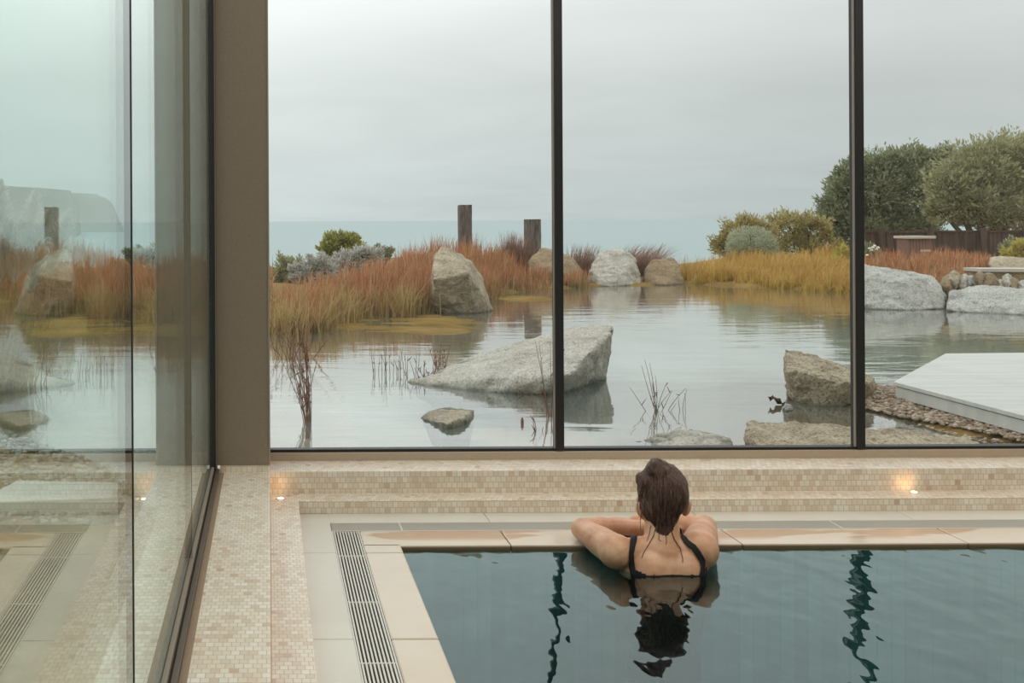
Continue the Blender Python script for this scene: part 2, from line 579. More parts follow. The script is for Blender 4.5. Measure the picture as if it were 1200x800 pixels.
# side glazing: window_2
w2 = empty('window_2', (GX, 2.0, Z1)); tag(w2, kind='structure')
ys = [YB + 0.02, 1.68, 2.94, 4.03]
for a, b in zip(ys[:-1], ys[1:]):
    MB().box(GX - 0.012, GX, a + 0.002, b - 0.002, Z1 + 0.02, ZW).build('glass_pane', M['glass_green'], w2)
MB().box(GX - 0.012, GX + 0.0012, 1.676, 1.684, Z1 + 0.02, ZW).build('joint_seal', M['black'], w2)
MB().box(GX - 0.020, GX + 0.0005, 2.939, 2.942, Z1 + 0.02, ZW).build('joint_seal', M['bronze_dark'], w2)
rl = MB()
rl.box(GX - 0.012, GX + 0.006, YB, 4.05, Z1 - 0.001, Z1 + 0.030)
rl.build('glazing_bead', M['bronze'], w2, bevel=0.001)
MB().box(GX + 0.0065, GX + 0.011, YB, 4.05, Z1 - 0.001, Z1 + 0.012).build('rail_groove', M['black'], w2)
MB().box(GX + 0.0115, GX + 0.026, YB, 4.05, Z1 - 0.001, Z1 + 0.018).build('floor_rail', M['bronze_dark'], w2, bevel=0.001)
MB().box(GX + 0.0265, GX + 0.045, YB, 4.05, Z1 - 0.001, Z1 + 0.0015).build('tile_margin', M['grout'], w2)
MB().box(GX - 0.02, GX + 0.012, 4.03, 4.062, Z1, ZW).build('end_jamb', M['black'], w2)


# drains
def grate(name, label, x0, x1, y0, y1, along):
    r = empty(name, ((x0 + x1) / 2, (y0 + y1) / 2, -0.03))
    tag(r, label, 'drain', 'slot drains around the pool')
    MB().box(x0 + 0.002, x1 - 0.002, y0 + 0.002, y1 - 0.002, -0.05, -0.032).build('channel', M['channel'], r)
    fr = MB()
    if along == 'y':
        fr.box(x0 + 0.0005, x0 + 0.005, y0, y1, -0.05, -0.001); fr.box(x1 - 0.005, x1 - 0.0005, y0, y1, -0.05, -0.001)
    else:
        fr.box(x0, x1, y0 + 0.0005, y0 + 0.005, -0.05, -0.001); fr.box(x0, x1, y1 - 0.005, y1 - 0.0005, -0.05, -0.001)
    fr.build('frame', M['steel'], r)
    n = 9
    for k in range(n):
        t = (k + 0.5) / n
        if along == 'y':
            c = x0 + 0.005 + t * (x1 - x0 - 0.010)
            MB().box(c - 0.0026, c + 0.0026, y0 + 0.003, y1 - 0.003, -0.03, -0.002).build('slat', M['steel'], r)
        else:
            c = y0 + 0.005 + t * (y1 - y0 - 0.010)
            MB().box(x0 + 0.003, x1 - 0.003, c - 0.0019, c + 0.0019, -0.03, -0.002).build('slat', M['steel'], r)
    L = (y1 - y0) if along == 'y' else (x1 - x0)
    k = 0.27
    while k < L - 0.05:
        if along == 'y':
            MB().box(x0 + 0.004, x1 - 0.004, y1 - k - 0.003, y1 - k + 0.003, -0.028, -0.0017).build('cross_bar', M['steel'], r)
        else:
            MB().box(x0 + k - 0.003, x0 + k + 0.003, y0 + 0.004, y1 - 0.004, -0.028, -0.0017).build('cross_bar', M['steel'], r)
        k += 0.42 if along == 'y' else 0.84
    return r


grate('drain_grate', 'long slotted metal drain grate beside the left side of the pool', XD0, XD1, 0.6, YD0 - 0.001, 'y')
grate('drain_grate', 'narrow grey slotted drain grate between far pool edge and tiled steps', XD0, XR - 0.2, YD0, YD1, 'x')

# step lights
mt, tt = new_mat('lamp_lens')
em = tt.n('ShaderNodeEmission', {'Color': (1, 0.72, 0.42, 1), 'Strength': 6.0})
tt.n('ShaderNodeOutputMaterial', {'Surface': em.outputs[0]})
M['lens'] = mt
for lab, px, py in (('small glowing recessed step light in the tiled corner by the bronze column', 329, 586),
                    ('small glowing recessed step light on the tiled step at the far right', 1071, 576)):
    p = on(px, py, Z2 + 0.003)
    p.y = min(max(p.y, YR2 + 0.03), YR1 - 0.03)
    r = empty('step_light', (p.x, p.y, Z2)); tag(r, lab, 'light', 'recessed step lights')
    MB().tube([(p.x, p.y, Z2 - 0.002), (p.x, p.y, Z2 + 0.002)], [0.018, 0.0165], 20).build('bezel', M['steel'], r)
    MB().ellipsoid((p.x, p.y, Z2 + 0.002), (0.012, 0.012, 0.004)).build('lens', M['lens'], r, True)
    d = bpy.data.lights.new('step_light_lamp', 'SPOT')
    d.energy = 0.13; d.color = (1.0, 0.55, 0.26); d.spot_size = math.radians(130); d.spot_blend = 0.9; d.shadow_soft_size = 0.012
    s = bpy.data.objects.new('step_light_lamp', d)
    s.location = (p.x, p.y - 0.02, Z2 + 0.02)
    s.rotation_euler = Vector((-0.35, 0.9, 0.35)).to_track_quat('-Z', 'Y').to_euler()
    COL.objects.link(s)

# ------------------------------------------------------------------ the garden ground
POLY = [(-0.45, 4.42), (-0.9, 5.4), (-2.0, 6.6), (-4.5, 8.2), (-5.5, 10.2), (-3.0, 11.6), (-0.6, 11.9), (0.25, 11.7), (1.02, 13.5), (2.4, 14.4),
        (3.4, 15.6), (4.3, 18.2), (6.6, 19.9), (8.7, 20.4), (10.0, 19.0), (10.6, 17.4), (10.2, 15.6), (11.0, 14.6),
        (13.0, 13.0), (14.5, 10.5), (12.0, 8.0), (6.5, 7.6), (4.6, 7.9), (4.15, 7.4), (4.3, 6.4), (4.6, 5.2), (4.9, 4.42)]
PA = np.array(POLY)


def sdist(x, y):
    """distance to the pond's edge, negative in the water"""
    x = np.asarray(x, float); y = np.asarray(y, float)
    d = np.full(x.shape, 1e9); ins = np.zeros(x.shape, bool)
    for i in range(len(PA)):
        a, b = PA[i], PA[(i + 1) % len(PA)]
        ex, ey = b - a
        tt_ = np.clip(((x - a[0]) * ex + (y - a[1]) * ey) / (ex * ex + ey * ey), 0, 1)
        d = np.minimum(d, np.hypot(x - a[0] - tt_ * ex, y - a[1] - tt_ * ey))
        cond = ((a[1] > y) != (b[1] > y)) & (x < ex * (y - a[1]) / (ey if abs(ey) > 1e-9 else 1e-9) + a[0])
        ins ^= cond
    return np.where(ins, -d, d)


def ground(x, y):
    x = np.asarray(x, float); y = np.asarray(y, float)
    s = sdist(x, y)
    z = np.where(s < 0, POND - 0.015 - 0.34 * (1 - np.exp(s / 1.6)), POND + 0.015 + 0.10 * (1 - np.exp(-np.maximum(s, 0) / 0.8)))
    # rising bank behind the pond
    sm = lambda a, b, v: np.clip((v - a) / (b - a), 0, 1) ** 2 * (3 - 2 * np.clip((v - a) / (b - a), 0, 1))
    z = z + np.where(s > 0, 0.30 * sm(14.0, 20.5, y) * sm(0, 2.5, s) * sm(1.0, 4.2, x) * (1 - sm(4.6, 6.4, x)), 0)
    z = z + np.where(s > 0, 0.12 * sm(10.0, 13, x) * sm(14, 22, y), 0)
    z = z + np.where(s > 0, 0.10 * sm(11, 13, x) * sm(0, 2, s), 0)
    edge = 26.5 + 22 * sm(0.52, 0.60, x / np.maximum(y, 0.5)) * (y > 8)
    # ochre shelf by the left reeds: amber shallows with the reeds' reflection coloured in
    shelf = np.exp(-(((x - 1.8) / 1.5) ** 2 + ((y - 13.0) / 1.6) ** 2)) + np.exp(-(((x - 4.4) / 0.9) ** 2 + ((y - 17.0) / 1.0) ** 2))
    rip = 0.016 * np.sin(1.3 * x + 7.5 * y) * np.sin(5.3 * y - 0.9 * x) + 0.008 * np.sin(6.0 * x + 9.0 * y)
    z = np.where(s < 0, np.maximum(z, POND + 0.005 + rip - 0.4 * (1 - np.clip(shelf * 1.75, 0, 1))), z)
    z = z - 26 * sm(edge, edge + 9, y)
    z = z - 20 * sm(-9, -13, x)
    z = z + np.where(y < edge, 0.02 * np.sin(3.1 * x + 1.7 * y) * np.cos(2.3 * y - x), 0)
    return z


gxs = np.arange(-16, 30.01, 0.2); gys = np.arange(-1.0, 58.01, 0.2)
gx, gy = np.meshgrid(gxs, gys, indexing='ij')
gz = ground(gx, gy)
nxg, nyg = gx.shape
idx = np.arange(nxg * nyg).reshape(nxg, nyg)
q = np.stack([idx[:-1, :-1], idx[1:, :-1], idx[1:, 1:], idx[:-1, 1:]], -1).reshape(-1, 4)
cxm = gx[:-1, :-1].ravel() + 0.1; cym = gy[:-1, :-1].ravel() + 0.1
keep = ~((cxm > -0.5) & (cym < 4.38))
mt, tt = new_mat('garden_ground')
Pn = pos(tt)
f1 = tt.noise(Pn, 2.0, 5, 0.6); f2 = tt.noise(Pn, 18.0, 4, 0.7)
zz = tt.n('ShaderNodeSeparateXYZ', {0: Pn}).outputs['Z']
land = tt.ramp(tt.math('ADD', tt.math('MULTIPLY', f1, 0.6), tt.math('MULTIPLY', f2, 0.4)),
               [(0.3, srgb(96, 76, 52)), (0.5, srgb(140, 112, 74)), (0.7, srgb(168, 142, 98))])
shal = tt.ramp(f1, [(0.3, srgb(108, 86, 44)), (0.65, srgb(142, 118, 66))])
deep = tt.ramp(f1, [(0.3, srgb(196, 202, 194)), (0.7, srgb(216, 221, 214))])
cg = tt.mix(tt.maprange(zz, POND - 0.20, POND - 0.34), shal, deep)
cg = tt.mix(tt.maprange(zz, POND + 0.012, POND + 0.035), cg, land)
finish(tt, cg, 0.9, 0.04, 0, f2, 0.3, 0.03)
M['ground'] = mt
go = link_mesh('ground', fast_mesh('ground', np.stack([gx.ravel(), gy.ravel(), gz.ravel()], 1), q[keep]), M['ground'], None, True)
tag(go, kind='structure')


def pond_h(t, P):
    v = t.n('ShaderNodeVectorMath', {0: P, 1: (0.45, 1.6, 1.0)}, operation='MULTIPLY').outputs[0]
    a = t.noise(v, 1.6, 3, 0.5, 0.4)
    b = t.noise(v, 7.0, 2, 0.5, 0.3)
    return t.math('ADD', a, t.math('MULTIPLY', b, 0.22))


M['pond'] = water_mat('pond_water', (0.91, 0.93, 0.89), 0.27, pond_h, 0.5, 0.012, turbid=srgb(208, 218, 214), tfac=0.12)
pv = [(-0.45, 4.425), (-0.45, -1), (-9, -1), (-9, 22), (16, 22), (16, 4.425)]
me = bpy.data.meshes.new('pond_water'); me.from_pydata([(x, y, POND) for x, y in pv], [], [(5, 4, 3, 2, 1, 0)])
tag(link_mesh('pond_water', me, M['pond']), kind='structure')

# the sea, far below the garden
mt, tt = new_mat('sea_water')
Pn = pos(tt)
sv = tt.n('ShaderNodeVectorMath', {0: Pn, 1: (0.004, 0.02, 0.0)}, operation='MULTIPLY').outputs[0]
sn = tt.noise(sv, 1.0, 5, 0.65)
sc_ = tt.mix(sn, srgb(140, 158, 158), srgb(158, 173, 172))
finish(tt, sc_, 0.55, 0.25)
M['sea'] = mt
me = bpy.data.meshes.new('sea'); me.from_pydata([(-25000, 40, -20), (25000, 40, -20), (25000, 40000, -20), (-25000, 40000, -20)], [], [(0, 1, 2, 3)])
tag(link_mesh('sea', me, M['sea']), kind='structure')

# headland across the bay, seen through the side glazing
mt, tt = new_mat('hazy_cliff')
Pn = pos(tt)
cn = tt.noise(Pn, 0.012, 5, 0.6)
finish(tt, tt.ramp(cn, [(0.3, srgb(132, 130, 116)), (0.7, srgb(158, 155, 140))]), 1.0, 0.0)
M['cliff'] = mt


def headland(prof, Y, depth, nm):
    top = [at(px, py, Y) for px, py in prof]
    m_ = MB(); n_ = len(top)
    for k, (dy, zf) in enumerate(((-60, None), (0, 1.0), (depth, 1.0), (depth + 60, None))):
        for p in top:
            k_ = 1 + dy / p.y
            m_.v.append((p.x * k_, p.y + dy, -21 if zf is None else EYE + (p.z - EYE) * k_ - (0 if k == 1 else 3)))
    for r_ in range(3):
        for i in range(n_ - 1):
            a = r_ * n_ + i
            m_.f.append((a, a + 1, a + n_ + 1, a + n_))
    for s_ in (0, n_ - 1):
        m_.f.append((s_, s_ + n_, s_ + 2 * n_, s_ + 3 * n_))
    o = m_.build(nm, M['cliff'])
    bm = bmesh.new(); bm.from_mesh(o.data)
    bmesh.ops.subdivide_edges(bm, edges=bm.edges[:], cuts=4, use_grid_fill=True)
    for v_ in bm.verts:
        d_ = mnoise.noise_vector(v_.co * 0.02) * 7
        v_.co += Vector((d_.x, d_.y, d_.z * 0.3))
    bm.to_mesh(o.data); bm.free()
    return o


tag(headland([(-320, 196), (-160, 208), (-40, 214), (20, 219), (82, 223), (90, 240), (94, 272)], 1500, 300, 'headland'),
    'long flat-topped grey headland across the bay, behind the side glass', 'cliff')
tag(headland([(60, 226), (95, 226), (112, 227), (124, 233), (131, 241), (134, 250), (140, 262), (146, 272)], 2100, 300, 'headland'),
    'farther hazy headland sloping down to the sea, right of the flat-topped one', 'cliff')


# ------------------------------------------------------------------ rocks
def rock(name, label, mat, pts, back=0.5, sink=0.2, vox=0.03, rough=0.03, extra=(), shrink=0.9, nscale=3.0, sm=1, cat='rock', group=None):
    """hull of the corners seen in the photograph plus the far side, then weathered"""
    P = [at(*p) for p in pts]
    c = sum(P, Vector()) / len(P)
    allp = list(P)
    for p in P:
        k_ = 1 + back / p.y
        allp.append(Vector(((c.x + (p.x - c.x) * shrink) * k_, p.y + back, max(EYE + (c.z + (p.z - c.z) * shrink - EYE) * k_, POND - 0.05))))
    zmin = min(p.z for p in P)
    hgt = max(p.z for p in P) - zmin
    for p in list(allp):
        if p.z < zmin + 0.25 * hgt:
            allp.append(Vector((c.x + (p.x - c.x) * 0.75, c.y + (p.y - c.y) * 0.75 + 0.06, p.z - sink)))
    allp += [at(*p) for p in extra]
    bm = bmesh.new()
    for p in allp: bm.verts.new(p)
    r = bmesh.ops.convex_hull(bm, input=bm.verts[:])
    bmesh.ops.delete(bm, geom=list({g for g in r['geom_interior'] + r['geom_unused'] if isinstance(g, bmesh.types.BMVert)}), context='VERTS')
    bmesh.ops.recalc_face_normals(bm, faces=bm.faces[:])
    me = bpy.data.meshes.new(name); bm.to_mesh(me); bm.free()
    me = remesh(me, vox, sm)
    bm = bmesh.new(); bm.from_mesh(me); bm.normal_update()
    off = Vector((random.random() * 50, random.random() * 50, random.random() * 50))
    for v_ in bm.verts:
        q_ = v_.co + off
        n_ = (0.8 * mnoise.fractal(q_ * nscale, 0.9, 2.1, 4) + 0.45 * mnoise.fractal(q_ * nscale * 4, 0.8, 2.0, 3)
              - 0.7 * max(0.0, 0.16 - abs(mnoise.noise(q_ * nscale * 1.1))) / 0.16 + 0.5 * (mnoise.cell(q_ * nscale * 1.6) - 0.5))
        v_.co += v_.normal * n_ * rough
    bm.to_mesh(me); bm.free()
    me.name = name
    base = Vector((c.x, c.y, zmin))
    o = link_mesh(name, me, M[mat], None, True)
    tag(o, label, cat, group)
    return o


rock('boulder', 'tall pale standing boulder at the edge of the rust-red reeds', 'granite',
     [(505, 367, 14.5), (505, 330, 14.5), (509, 298, 14.7), (518, 288, 14.9), (526, 290, 14.9), (552, 306, 14.9), (565, 325, 14.9),
      (580, 366, 14.7), (548, 320, 14.0), (507, 327, 14.05), (560, 367, 14.3)], 0.75, 0.3, 0.028, 0.025)
rock('flat_rock', 'broad flat pale rock sloping up from the pond behind the left mullion', 'granite_grey',
     [(462, 450, 8.25), (500, 437, 9.0), (556, 464, 7.8), (620, 467, 7.65), (655, 465, 7.7), (690, 452, 8.05), (712, 445, 8.3), (720, 383, 8.55), (719, 390, 8.4), (715, 380, 9.2),
      (690, 381, 10.4), (640, 393, 11.0), (560, 425, 10.0), (692, 412, 7.75), (668, 437, 7.45), (655, 442, 7.5)], 0.0, 0.22, 0.026, 0.022)
rock('small_rock', 'small rock alone in the pond nearest the left window pane', 'granite',
     [(491, 489, 6.75), (505, 480, 6.95), (530, 477, 7.15), (556, 480, 6.9), (556, 496, 6.7), (540, 503, 6.5), (512, 500, 6.6), (524, 496, 6.35), (544, 488, 6.5)],
     0.05, 0.25, 0.012, 0.008, nscale=8, sm=1)
rock('boulder', 'peaked brown boulder behind the left mullion, below the shorter post', 'granite_warm',
     [(614, 338, 20.2), (620, 305, 20.4), (634, 290, 20.6), (650, 292, 20.6), (672, 302, 20.5), (684, 320, 20.3), (688, 337, 20.2), (648, 318, 19.9)], 0.9, 0.3, 0.04, 0.03)
rock('boulder', 'rounded whitish boulder on the far shore, middle of three', 'granite_grey',
     [(686, 334, 20.3), (690, 318, 20.3), (700, 298, 20.5), (714, 291, 20.7), (730, 292, 20.7), (745, 303, 20.5), (752, 322, 20.4), (751, 335, 20.3), (715, 336, 19.8)],
     1.0, 0.3, 0.04, 0.04)
rock('boulder', 'low brown flat-topped boulder right of the whitish one', 'granite_warm',
     [(752, 334, 20.4), (755, 316, 20.5), (765, 304, 20.7), (788, 301, 20.8), (798, 312, 20.6), (802, 334, 20.4), (778, 335, 20.1)], 0.8, 0.3, 0.04, 0.03)
rock('boulder', 'dark squarish rock standing in the water beside the right mullion', 'granite',
     [(919, 408, 7.95), (950, 415, 7.95), (1000, 434, 7.85), (1026, 443, 7.5), (920, 430, 7.25), (952, 438, 7.08), (985, 447, 7.02), (1022, 448, 7.1),
      (921, 464, 7.5), (934, 470, 7.25), (962, 477, 7.08), (1000, 476, 7.1), (1024, 470, 7.25)],
     0.25, 0.25, 0.018, 0.022, nscale=5)
rock('flat_rock', 'long low slab of rock against the window foot below the right mullion', 'granite',
     [(874, 492, 6.4), (872, 520, 5.8), (880, 512, 5.7), (940, 497, 6.2), (1000, 499, 6.2), (1080, 505, 6.0), (1140, 512, 5.9), (1160, 524, 5.5), (1020, 530, 5.3), (900, 530, 5.3)],
     0.0, 0.2, 0.02, 0.02, nscale=5)
rock('flat_rock', 'low pale rock just breaking the water left of the long slab', 'granite_grey',
     [(716, 522, 6.0), (760, 510, 6.2), (800, 500, 6.3), (830, 503, 6.2), (858, 512, 6.0), (872, 524, 5.8), (800, 532, 5.5)],
     0.0, 0.2, 0.02, 0.02, nscale=5)
rock('boulder', 'big pale slab boulder at the right shore behind the right mullion', 'granite_pale',
     [(997, 360, 14.9), (998, 312, 15.2), (1012, 309, 15.3), (1050, 318, 15.2), (1094, 323, 15.1), (1107, 338, 14.9), (1108, 361, 14.6), (1070, 365, 14.4), (1020, 362, 14.6), (1046, 330, 14.7)],
     1.2, 0.3, 0.03, 0.03)
rock('boulder', 'second pale slab boulder at the right shore, cut by the photo edge', 'granite_pale',
     [(1108, 363, 14.2), (1112, 341, 14.4), (1150, 334, 14.6), (1200, 340, 14.2), (1260, 342, 13.9), (1270, 380, 13.2), (1200, 373, 13.6), (1150, 368, 14.0)],
     1.0, 0.3, 0.03, 0.03)
rock('boulder', 'grey rock under the yellow shrub at the far right', 'granite',
     [(1160, 315, 17.2), (1160, 302, 17.4), (1178, 300, 17.6), (1205, 302, 17.6), (1215, 318, 17.3), (1180, 318, 17.0)], 0.8, 0.3, 0.04, 0.03)
rock('boulder', 'pale rock among dry grass right of the far-shore boulders', 'granite_warm',
     [(806, 334, 20.6), (812, 322, 20.8), (830, 320, 21.0), (842, 327, 20.8), (846, 336, 20.5)], 0.6, 0.3, 0.04, 0.03)
# rubble between the two slab boulders and the low wall
rub = [(1112, 330, 12, 'granite_warm', 'round mossy stone at the left end of the rubble'), (1130, 330, 11, 'granite_grey', 'pale stone beside the round mossy stone'),
       (1143, 334, 8, 'granite_pale', 'small pale stone in the middle of the rubble'), (1158, 328, 13, 'granite_warm', 'pinkish pointed stone in the rubble under the low wall'),
       (1172, 334, 9, 'granite_grey', 'grey stone right of the pinkish pointed one'), (1186, 332, 10, 'granite_warm', 'brown stone in the rubble near the photo edge'),
       (1108, 340, 8, 'granite_pale', 'pale stone wedged between the two slab boulders'), (1122, 341, 7, 'granite_warm', 'brown chip resting over the second slab boulder'),
       (1199, 334, 9, 'granite_pale', 'pale stone at the photo edge of the rubble'),
       (1119, 322, 8, 'granite', 'mossy stone on top of the left end of the rubble'), (1138, 326, 6, 'granite_pale', 'small pale stone perched behind the round mossy stone'),
       (1150, 323, 7, 'granite_warm', 'brown stone tucked under the left end of the low wall'), (1166, 336, 6, 'granite_pale', 'little white stone below the pinkish pointed one'),
       (1180, 325, 6, 'granite_grey', 'small grey stone directly under the low wall'), (1136, 338, 6, 'granite_warm', 'brown chip in front of the pale stones of the rubble')]
for px, py, r_, mt_, lb in rub:
    rock('stone', lb, mt_, [(px - r_, py + 5, 15.2), (px - r_ * 0.7, py - r_ * 0.4, 15.4), (px, py - r_ * 0.75, 15.5), (px + r_ * 0.8, py - r_ * 0.3, 15.4),
                            (px + r_, py + 6, 15.2), (px + random.uniform(-4, 4), py + 6, 14.95), (px + random.uniform(-0.6, 0.6) * r_, py - r_ * random.uniform(0.3, 0.9), 15.2)], 0.2, 0.3, 0.02, 0.022, nscale=6, group='rubble below the low wall', cat='stone')
# small debris by the dark rock
rock('stone', 'small whitish stone at the foot of the dark squarish rock', 'granite_pale',
     [(917, 477, 6.95), (920, 472, 7.0), (928, 474, 7.0), (930, 480, 6.95), (922, 481, 6.9)], 0.05, 0.1, 0.008, 0.004, nscale=20, cat='stone')


# ------------------------------------------------------------------ planting
def blades(n, sampler, hgt, wid, lean, segs=3, wind=(0.25, 0.0)):
    """n bent, tapering grass blades; returns verts, quads, uv"""
    x, y = sampler(n)
    n = len(x)
    z = ground(x, y) - 0.03
    h = hgt(x, y) * RNG.uniform(0.55, 1.1, n)
    a = RNG.uniform(0, 2 * np.pi, n)
    ln = lean * np.abs(RNG.normal(0, 1, n))
    dx = np.cos(a) * ln + wind[0] * lean; dy = np.sin(a) * ln + wind[1] * lean
    fa = RNG.uniform(0, np.pi, n)
    wx, wy = np.cos(fa) * wid, np.sin(fa) * wid
    V = np.zeros((n, (segs + 1) * 2, 3)); 
    for s in range(segs + 1):
        t = s / segs
        wf = (1 - t) ** 0.7 * 0.9 + 0.1
        bx = x + dx * h * t ** 1.8; by = y + dy * h * t ** 1.8; bz = z + h * t * (1 - 0.15 * ln * t)
        V[:, 2 * s] = np.stack([bx - wx * wf, by - wy * wf, bz], 1)
        V[:, 2 * s + 1] = np.stack([bx + wx * wf, by + wy * wf, bz], 1)
    base_ = (np.arange(n) * (segs + 1) * 2)[:, None, None]
    ql = np.array([[2 * s, 2 * s + 1, 2 * s + 3, 2 * s + 2] for s in range(segs)])[None]
    Q = (base_ + ql).reshape(-1, 4)
    uvl = np.array([[(0, s / segs), (1, s / segs), (1, (s + 1) / segs), (0, (s + 1) / segs)] for s in range(segs)], float)
    UV = np.broadcast_to(uvl[None], (n, segs, 4, 2)).reshape(-1, 2)
    return V.reshape(-1, 3), Q, UV


def poly_sampler(poly, water_margin=0.0):
    P_ = np.array(poly, float)
    def f(n):
        xs_, ys_ = [], []
        tot_ = 0
        lo_, hi_ = P_.min(0), P_.max(0)
        while tot_ < n:
            x = RNG.uniform(lo_[0], hi_[0], n); y = RNG.uniform(lo_[1], hi_[1], n)
            ins = np.zeros(n, bool)
            for i in range(len(P_)):
                a, b = P_[i], P_[(i + 1) % len(P_)]
                c_ = ((a[1] > y) != (b[1] > y)) & (x < (b[0] - a[0]) * (y - a[1]) / ((b[1] - a[1]) or 1e-9) + a[0])
                ins ^= c_
            ins &= sdist(x, y) > -water_margin
            xs_.append(x[ins]); ys_.append(y[ins]); tot_ += ins.sum()
            if tot_ == 0: break
        return np.concatenate(xs_)[:n], np.concatenate(ys_)[:n]
    return f


M['rust'] = leaf_mat('rust_reeds', [srgb(96, 88, 58), srgb(170, 150, 106), srgb(128, 112, 74), srgb(204, 184, 140)], 0.4, tip=[srgb(140, 92, 66), srgb(208, 146, 106), srgb(170, 110, 76), srgb(228, 180, 142)])
M['straw'] = leaf_mat('straw_grass', [srgb(150, 130, 86), srgb(208, 182, 128), srgb(182, 156, 104)], 0.4)
M['yellow'] = leaf_mat('yellow_grass', [srgb(130, 114, 60), srgb(214, 182, 92), srgb(172, 146, 74), srgb(226, 198, 110)], 0.4, tip=[srgb(206, 174, 96), srgb(184, 136, 96), srgb(230, 202, 122), srgb(166, 126, 86)])
M['brown'] = leaf_mat('brown_tuft', [srgb(96, 80, 68), srgb(146, 120, 104), srgb(120, 98, 84)], 0.4, tip=[srgb(142, 108, 96), srgb(176, 144, 126)])
M['twig'] = leaf_mat('reed_stems', [srgb(110, 86, 74), srgb(160, 116, 98), srgb(134, 100, 86)], 0.1)
M['olive'] = leaf_mat('olive_leaves', [srgb(122, 128, 98), srgb(162, 166, 132), srgb(142, 146, 114), srgb(182, 182, 150)], 0.45)
M['olive_light'] = leaf_mat('light_olive_leaves', [srgb(140, 142, 106), srgb(180, 178, 138), srgb(160, 160, 122), srgb(196, 192, 154)], 0.45)
M['gold_leaf'] = leaf_mat('golden_leaves', [srgb(150, 140, 96), srgb(196, 182, 126), srgb(172, 160, 110)], 0.45)
M['green'] = leaf_mat('green_leaves', [srgb(122, 128, 70), srgb(178, 176, 98), srgb(148, 150, 84), srgb(198, 190, 118)], 0.45)
M['silver'] = leaf_mat('silver_leaves', [srgb(168, 164, 154), srgb(212, 210, 202), srgb(190, 187, 178), srgb(224, 225, 218)], 0.4)
M['sage'] = leaf_mat('sage_leaves', [srgb(158, 164, 138), srgb(198, 202, 176), srgb(178, 184, 156)], 0.4)
M['pampas'] = leaf_mat('pampas_plumes', [srgb(220, 214, 200), srgb(242, 238, 228), srgb(232, 226, 212)], 0.4)
M['flower_yellow'] = leaf_mat('yellow_flowers', [srgb(176, 166, 88), srgb(214, 200, 112), srgb(194, 182, 100)], 0.4)
M['bark'] = simple('bark', srgb(84, 70, 58), 0.9, 0.1, 0, 20, 0.3)


def pxy(px, Y): return ((px - CX) * Y / F, Y)


def stuff(name, label, cat, mat, n, poly, hgt, wid, lean, margin=0.05, wind=(0.25, 0)):
    base_s = poly_sampler(poly, margin)
    cx_, cy_ = base_s(max(8, n // 40))
    fac_ = RNG.uniform(0.62, 1.22, len(cx_))
    def clustered(k):
        w_ = RNG.integers(0, len(cx_), k)
        clustered.f = fac_[w_]
        return cx_[w_] + RNG.normal(0, 0.10, k), cy_[w_] + RNG.normal(0, 0.10, k)
    V, Q, UV = blades(n, clustered, lambda x, y: hgt(x, y) * clustered.f, wid, lean, 3, wind)
    o = link_mesh(name, fast_mesh(name, V, Q, UV), M[mat])
    return tag(o, label, cat, None, 'stuff')


# the big rust-red reed bed on the left bank
stuff('reed_bed', 'dense rust-red reed bed on the bank behind the standing boulder', 'reeds', 'rust', 17000,
      [pxy(322, 12.2), pxy(370, 11.8), pxy(420, 13.2), pxy(505, 14.3), pxy(560, 15.4), pxy(585, 17.9), pxy(690, 19.9), pxy(692, 20.8), pxy(640, 22.2), pxy(560, 22.2),
       pxy(470, 20.0), pxy(400, 17.0), pxy(330, 14.8)],
      lambda x, y: np.interp(CX + x / y * F, [320, 380, 450, 500, 560, 590, 615, 690], [0.40, 0.46, 0.54, 0.62, 0.60, 0.50, 0.34, 0.26]) + 0.04 * np.sin(x * 2.1 + y) + 0.05 * np.sin(x * 7.3 - y * 5.1), 0.010, 0.20, 0.12)
stuff('straw_grass', 'pale straw grass leaning over the water below the left reeds', 'grass', 'straw', 1800,
      [pxy(316, 11.8), pxy(350, 11.5), pxy(372, 11.9), pxy(420, 13.0), pxy(500, 14.2), pxy(500, 14.6), pxy(400, 14.0), pxy(330, 13)],
      lambda x, y: 0.48 + 0 * x, 0.010, 0.4, 0.15)
stuff('reed_bed', 'rust-brown reeds on the left bank seen only through the side glass', 'reeds', 'rust', 9000,
      [(-6.5, 11.0), (-3.0, 11.8), (-0.3, 12.1), (-0.1, 12.6), (-0.1, 20.5), (-3, 22), (-7, 21)],
      lambda x, y: 0.62 + 0 * x, 0.011, 0.25, 0.12)
stuff('grass_bank', 'yellow and orange grass along the far right shore', 'grass', 'yellow', 9000,
      [pxy(802, 20.6), pxy(850, 20.0), pxy(905, 19.1), pxy(1000, 17.3), pxy(1010, 19.5), pxy(1000, 22.5), pxy(900, 23.5), pxy(830, 23), pxy(806, 21.6)],
      lambda x, y: 0.42 + 0.08 * np.sin(x * 3), 0.012, 0.35, 0.12)
stuff('reed_bed', 'rust-coloured reeds between the right slab boulder and the dark fence', 'reeds', 'rust', 6500,
      [pxy(1008, 16.2), pxy(1090, 16.4), pxy(1120, 17.0), pxy(1150, 17.8), pxy(1155, 20), pxy(1100, 21), pxy(1012, 20)],
      lambda x, y: 0.40 + 0 * x, 0.012, 0.25, 0.2)
stuff('dry_grass', 'dry brown grass behind the low wall at the right', 'grass', 'straw', 1200,
      [pxy(1165, 16.45), pxy(1225, 16.4), pxy(1225, 17.0), pxy(1165, 17.0)], lambda x, y: 0.22 + 0 * x, 0.012, 0.35, 0.2)


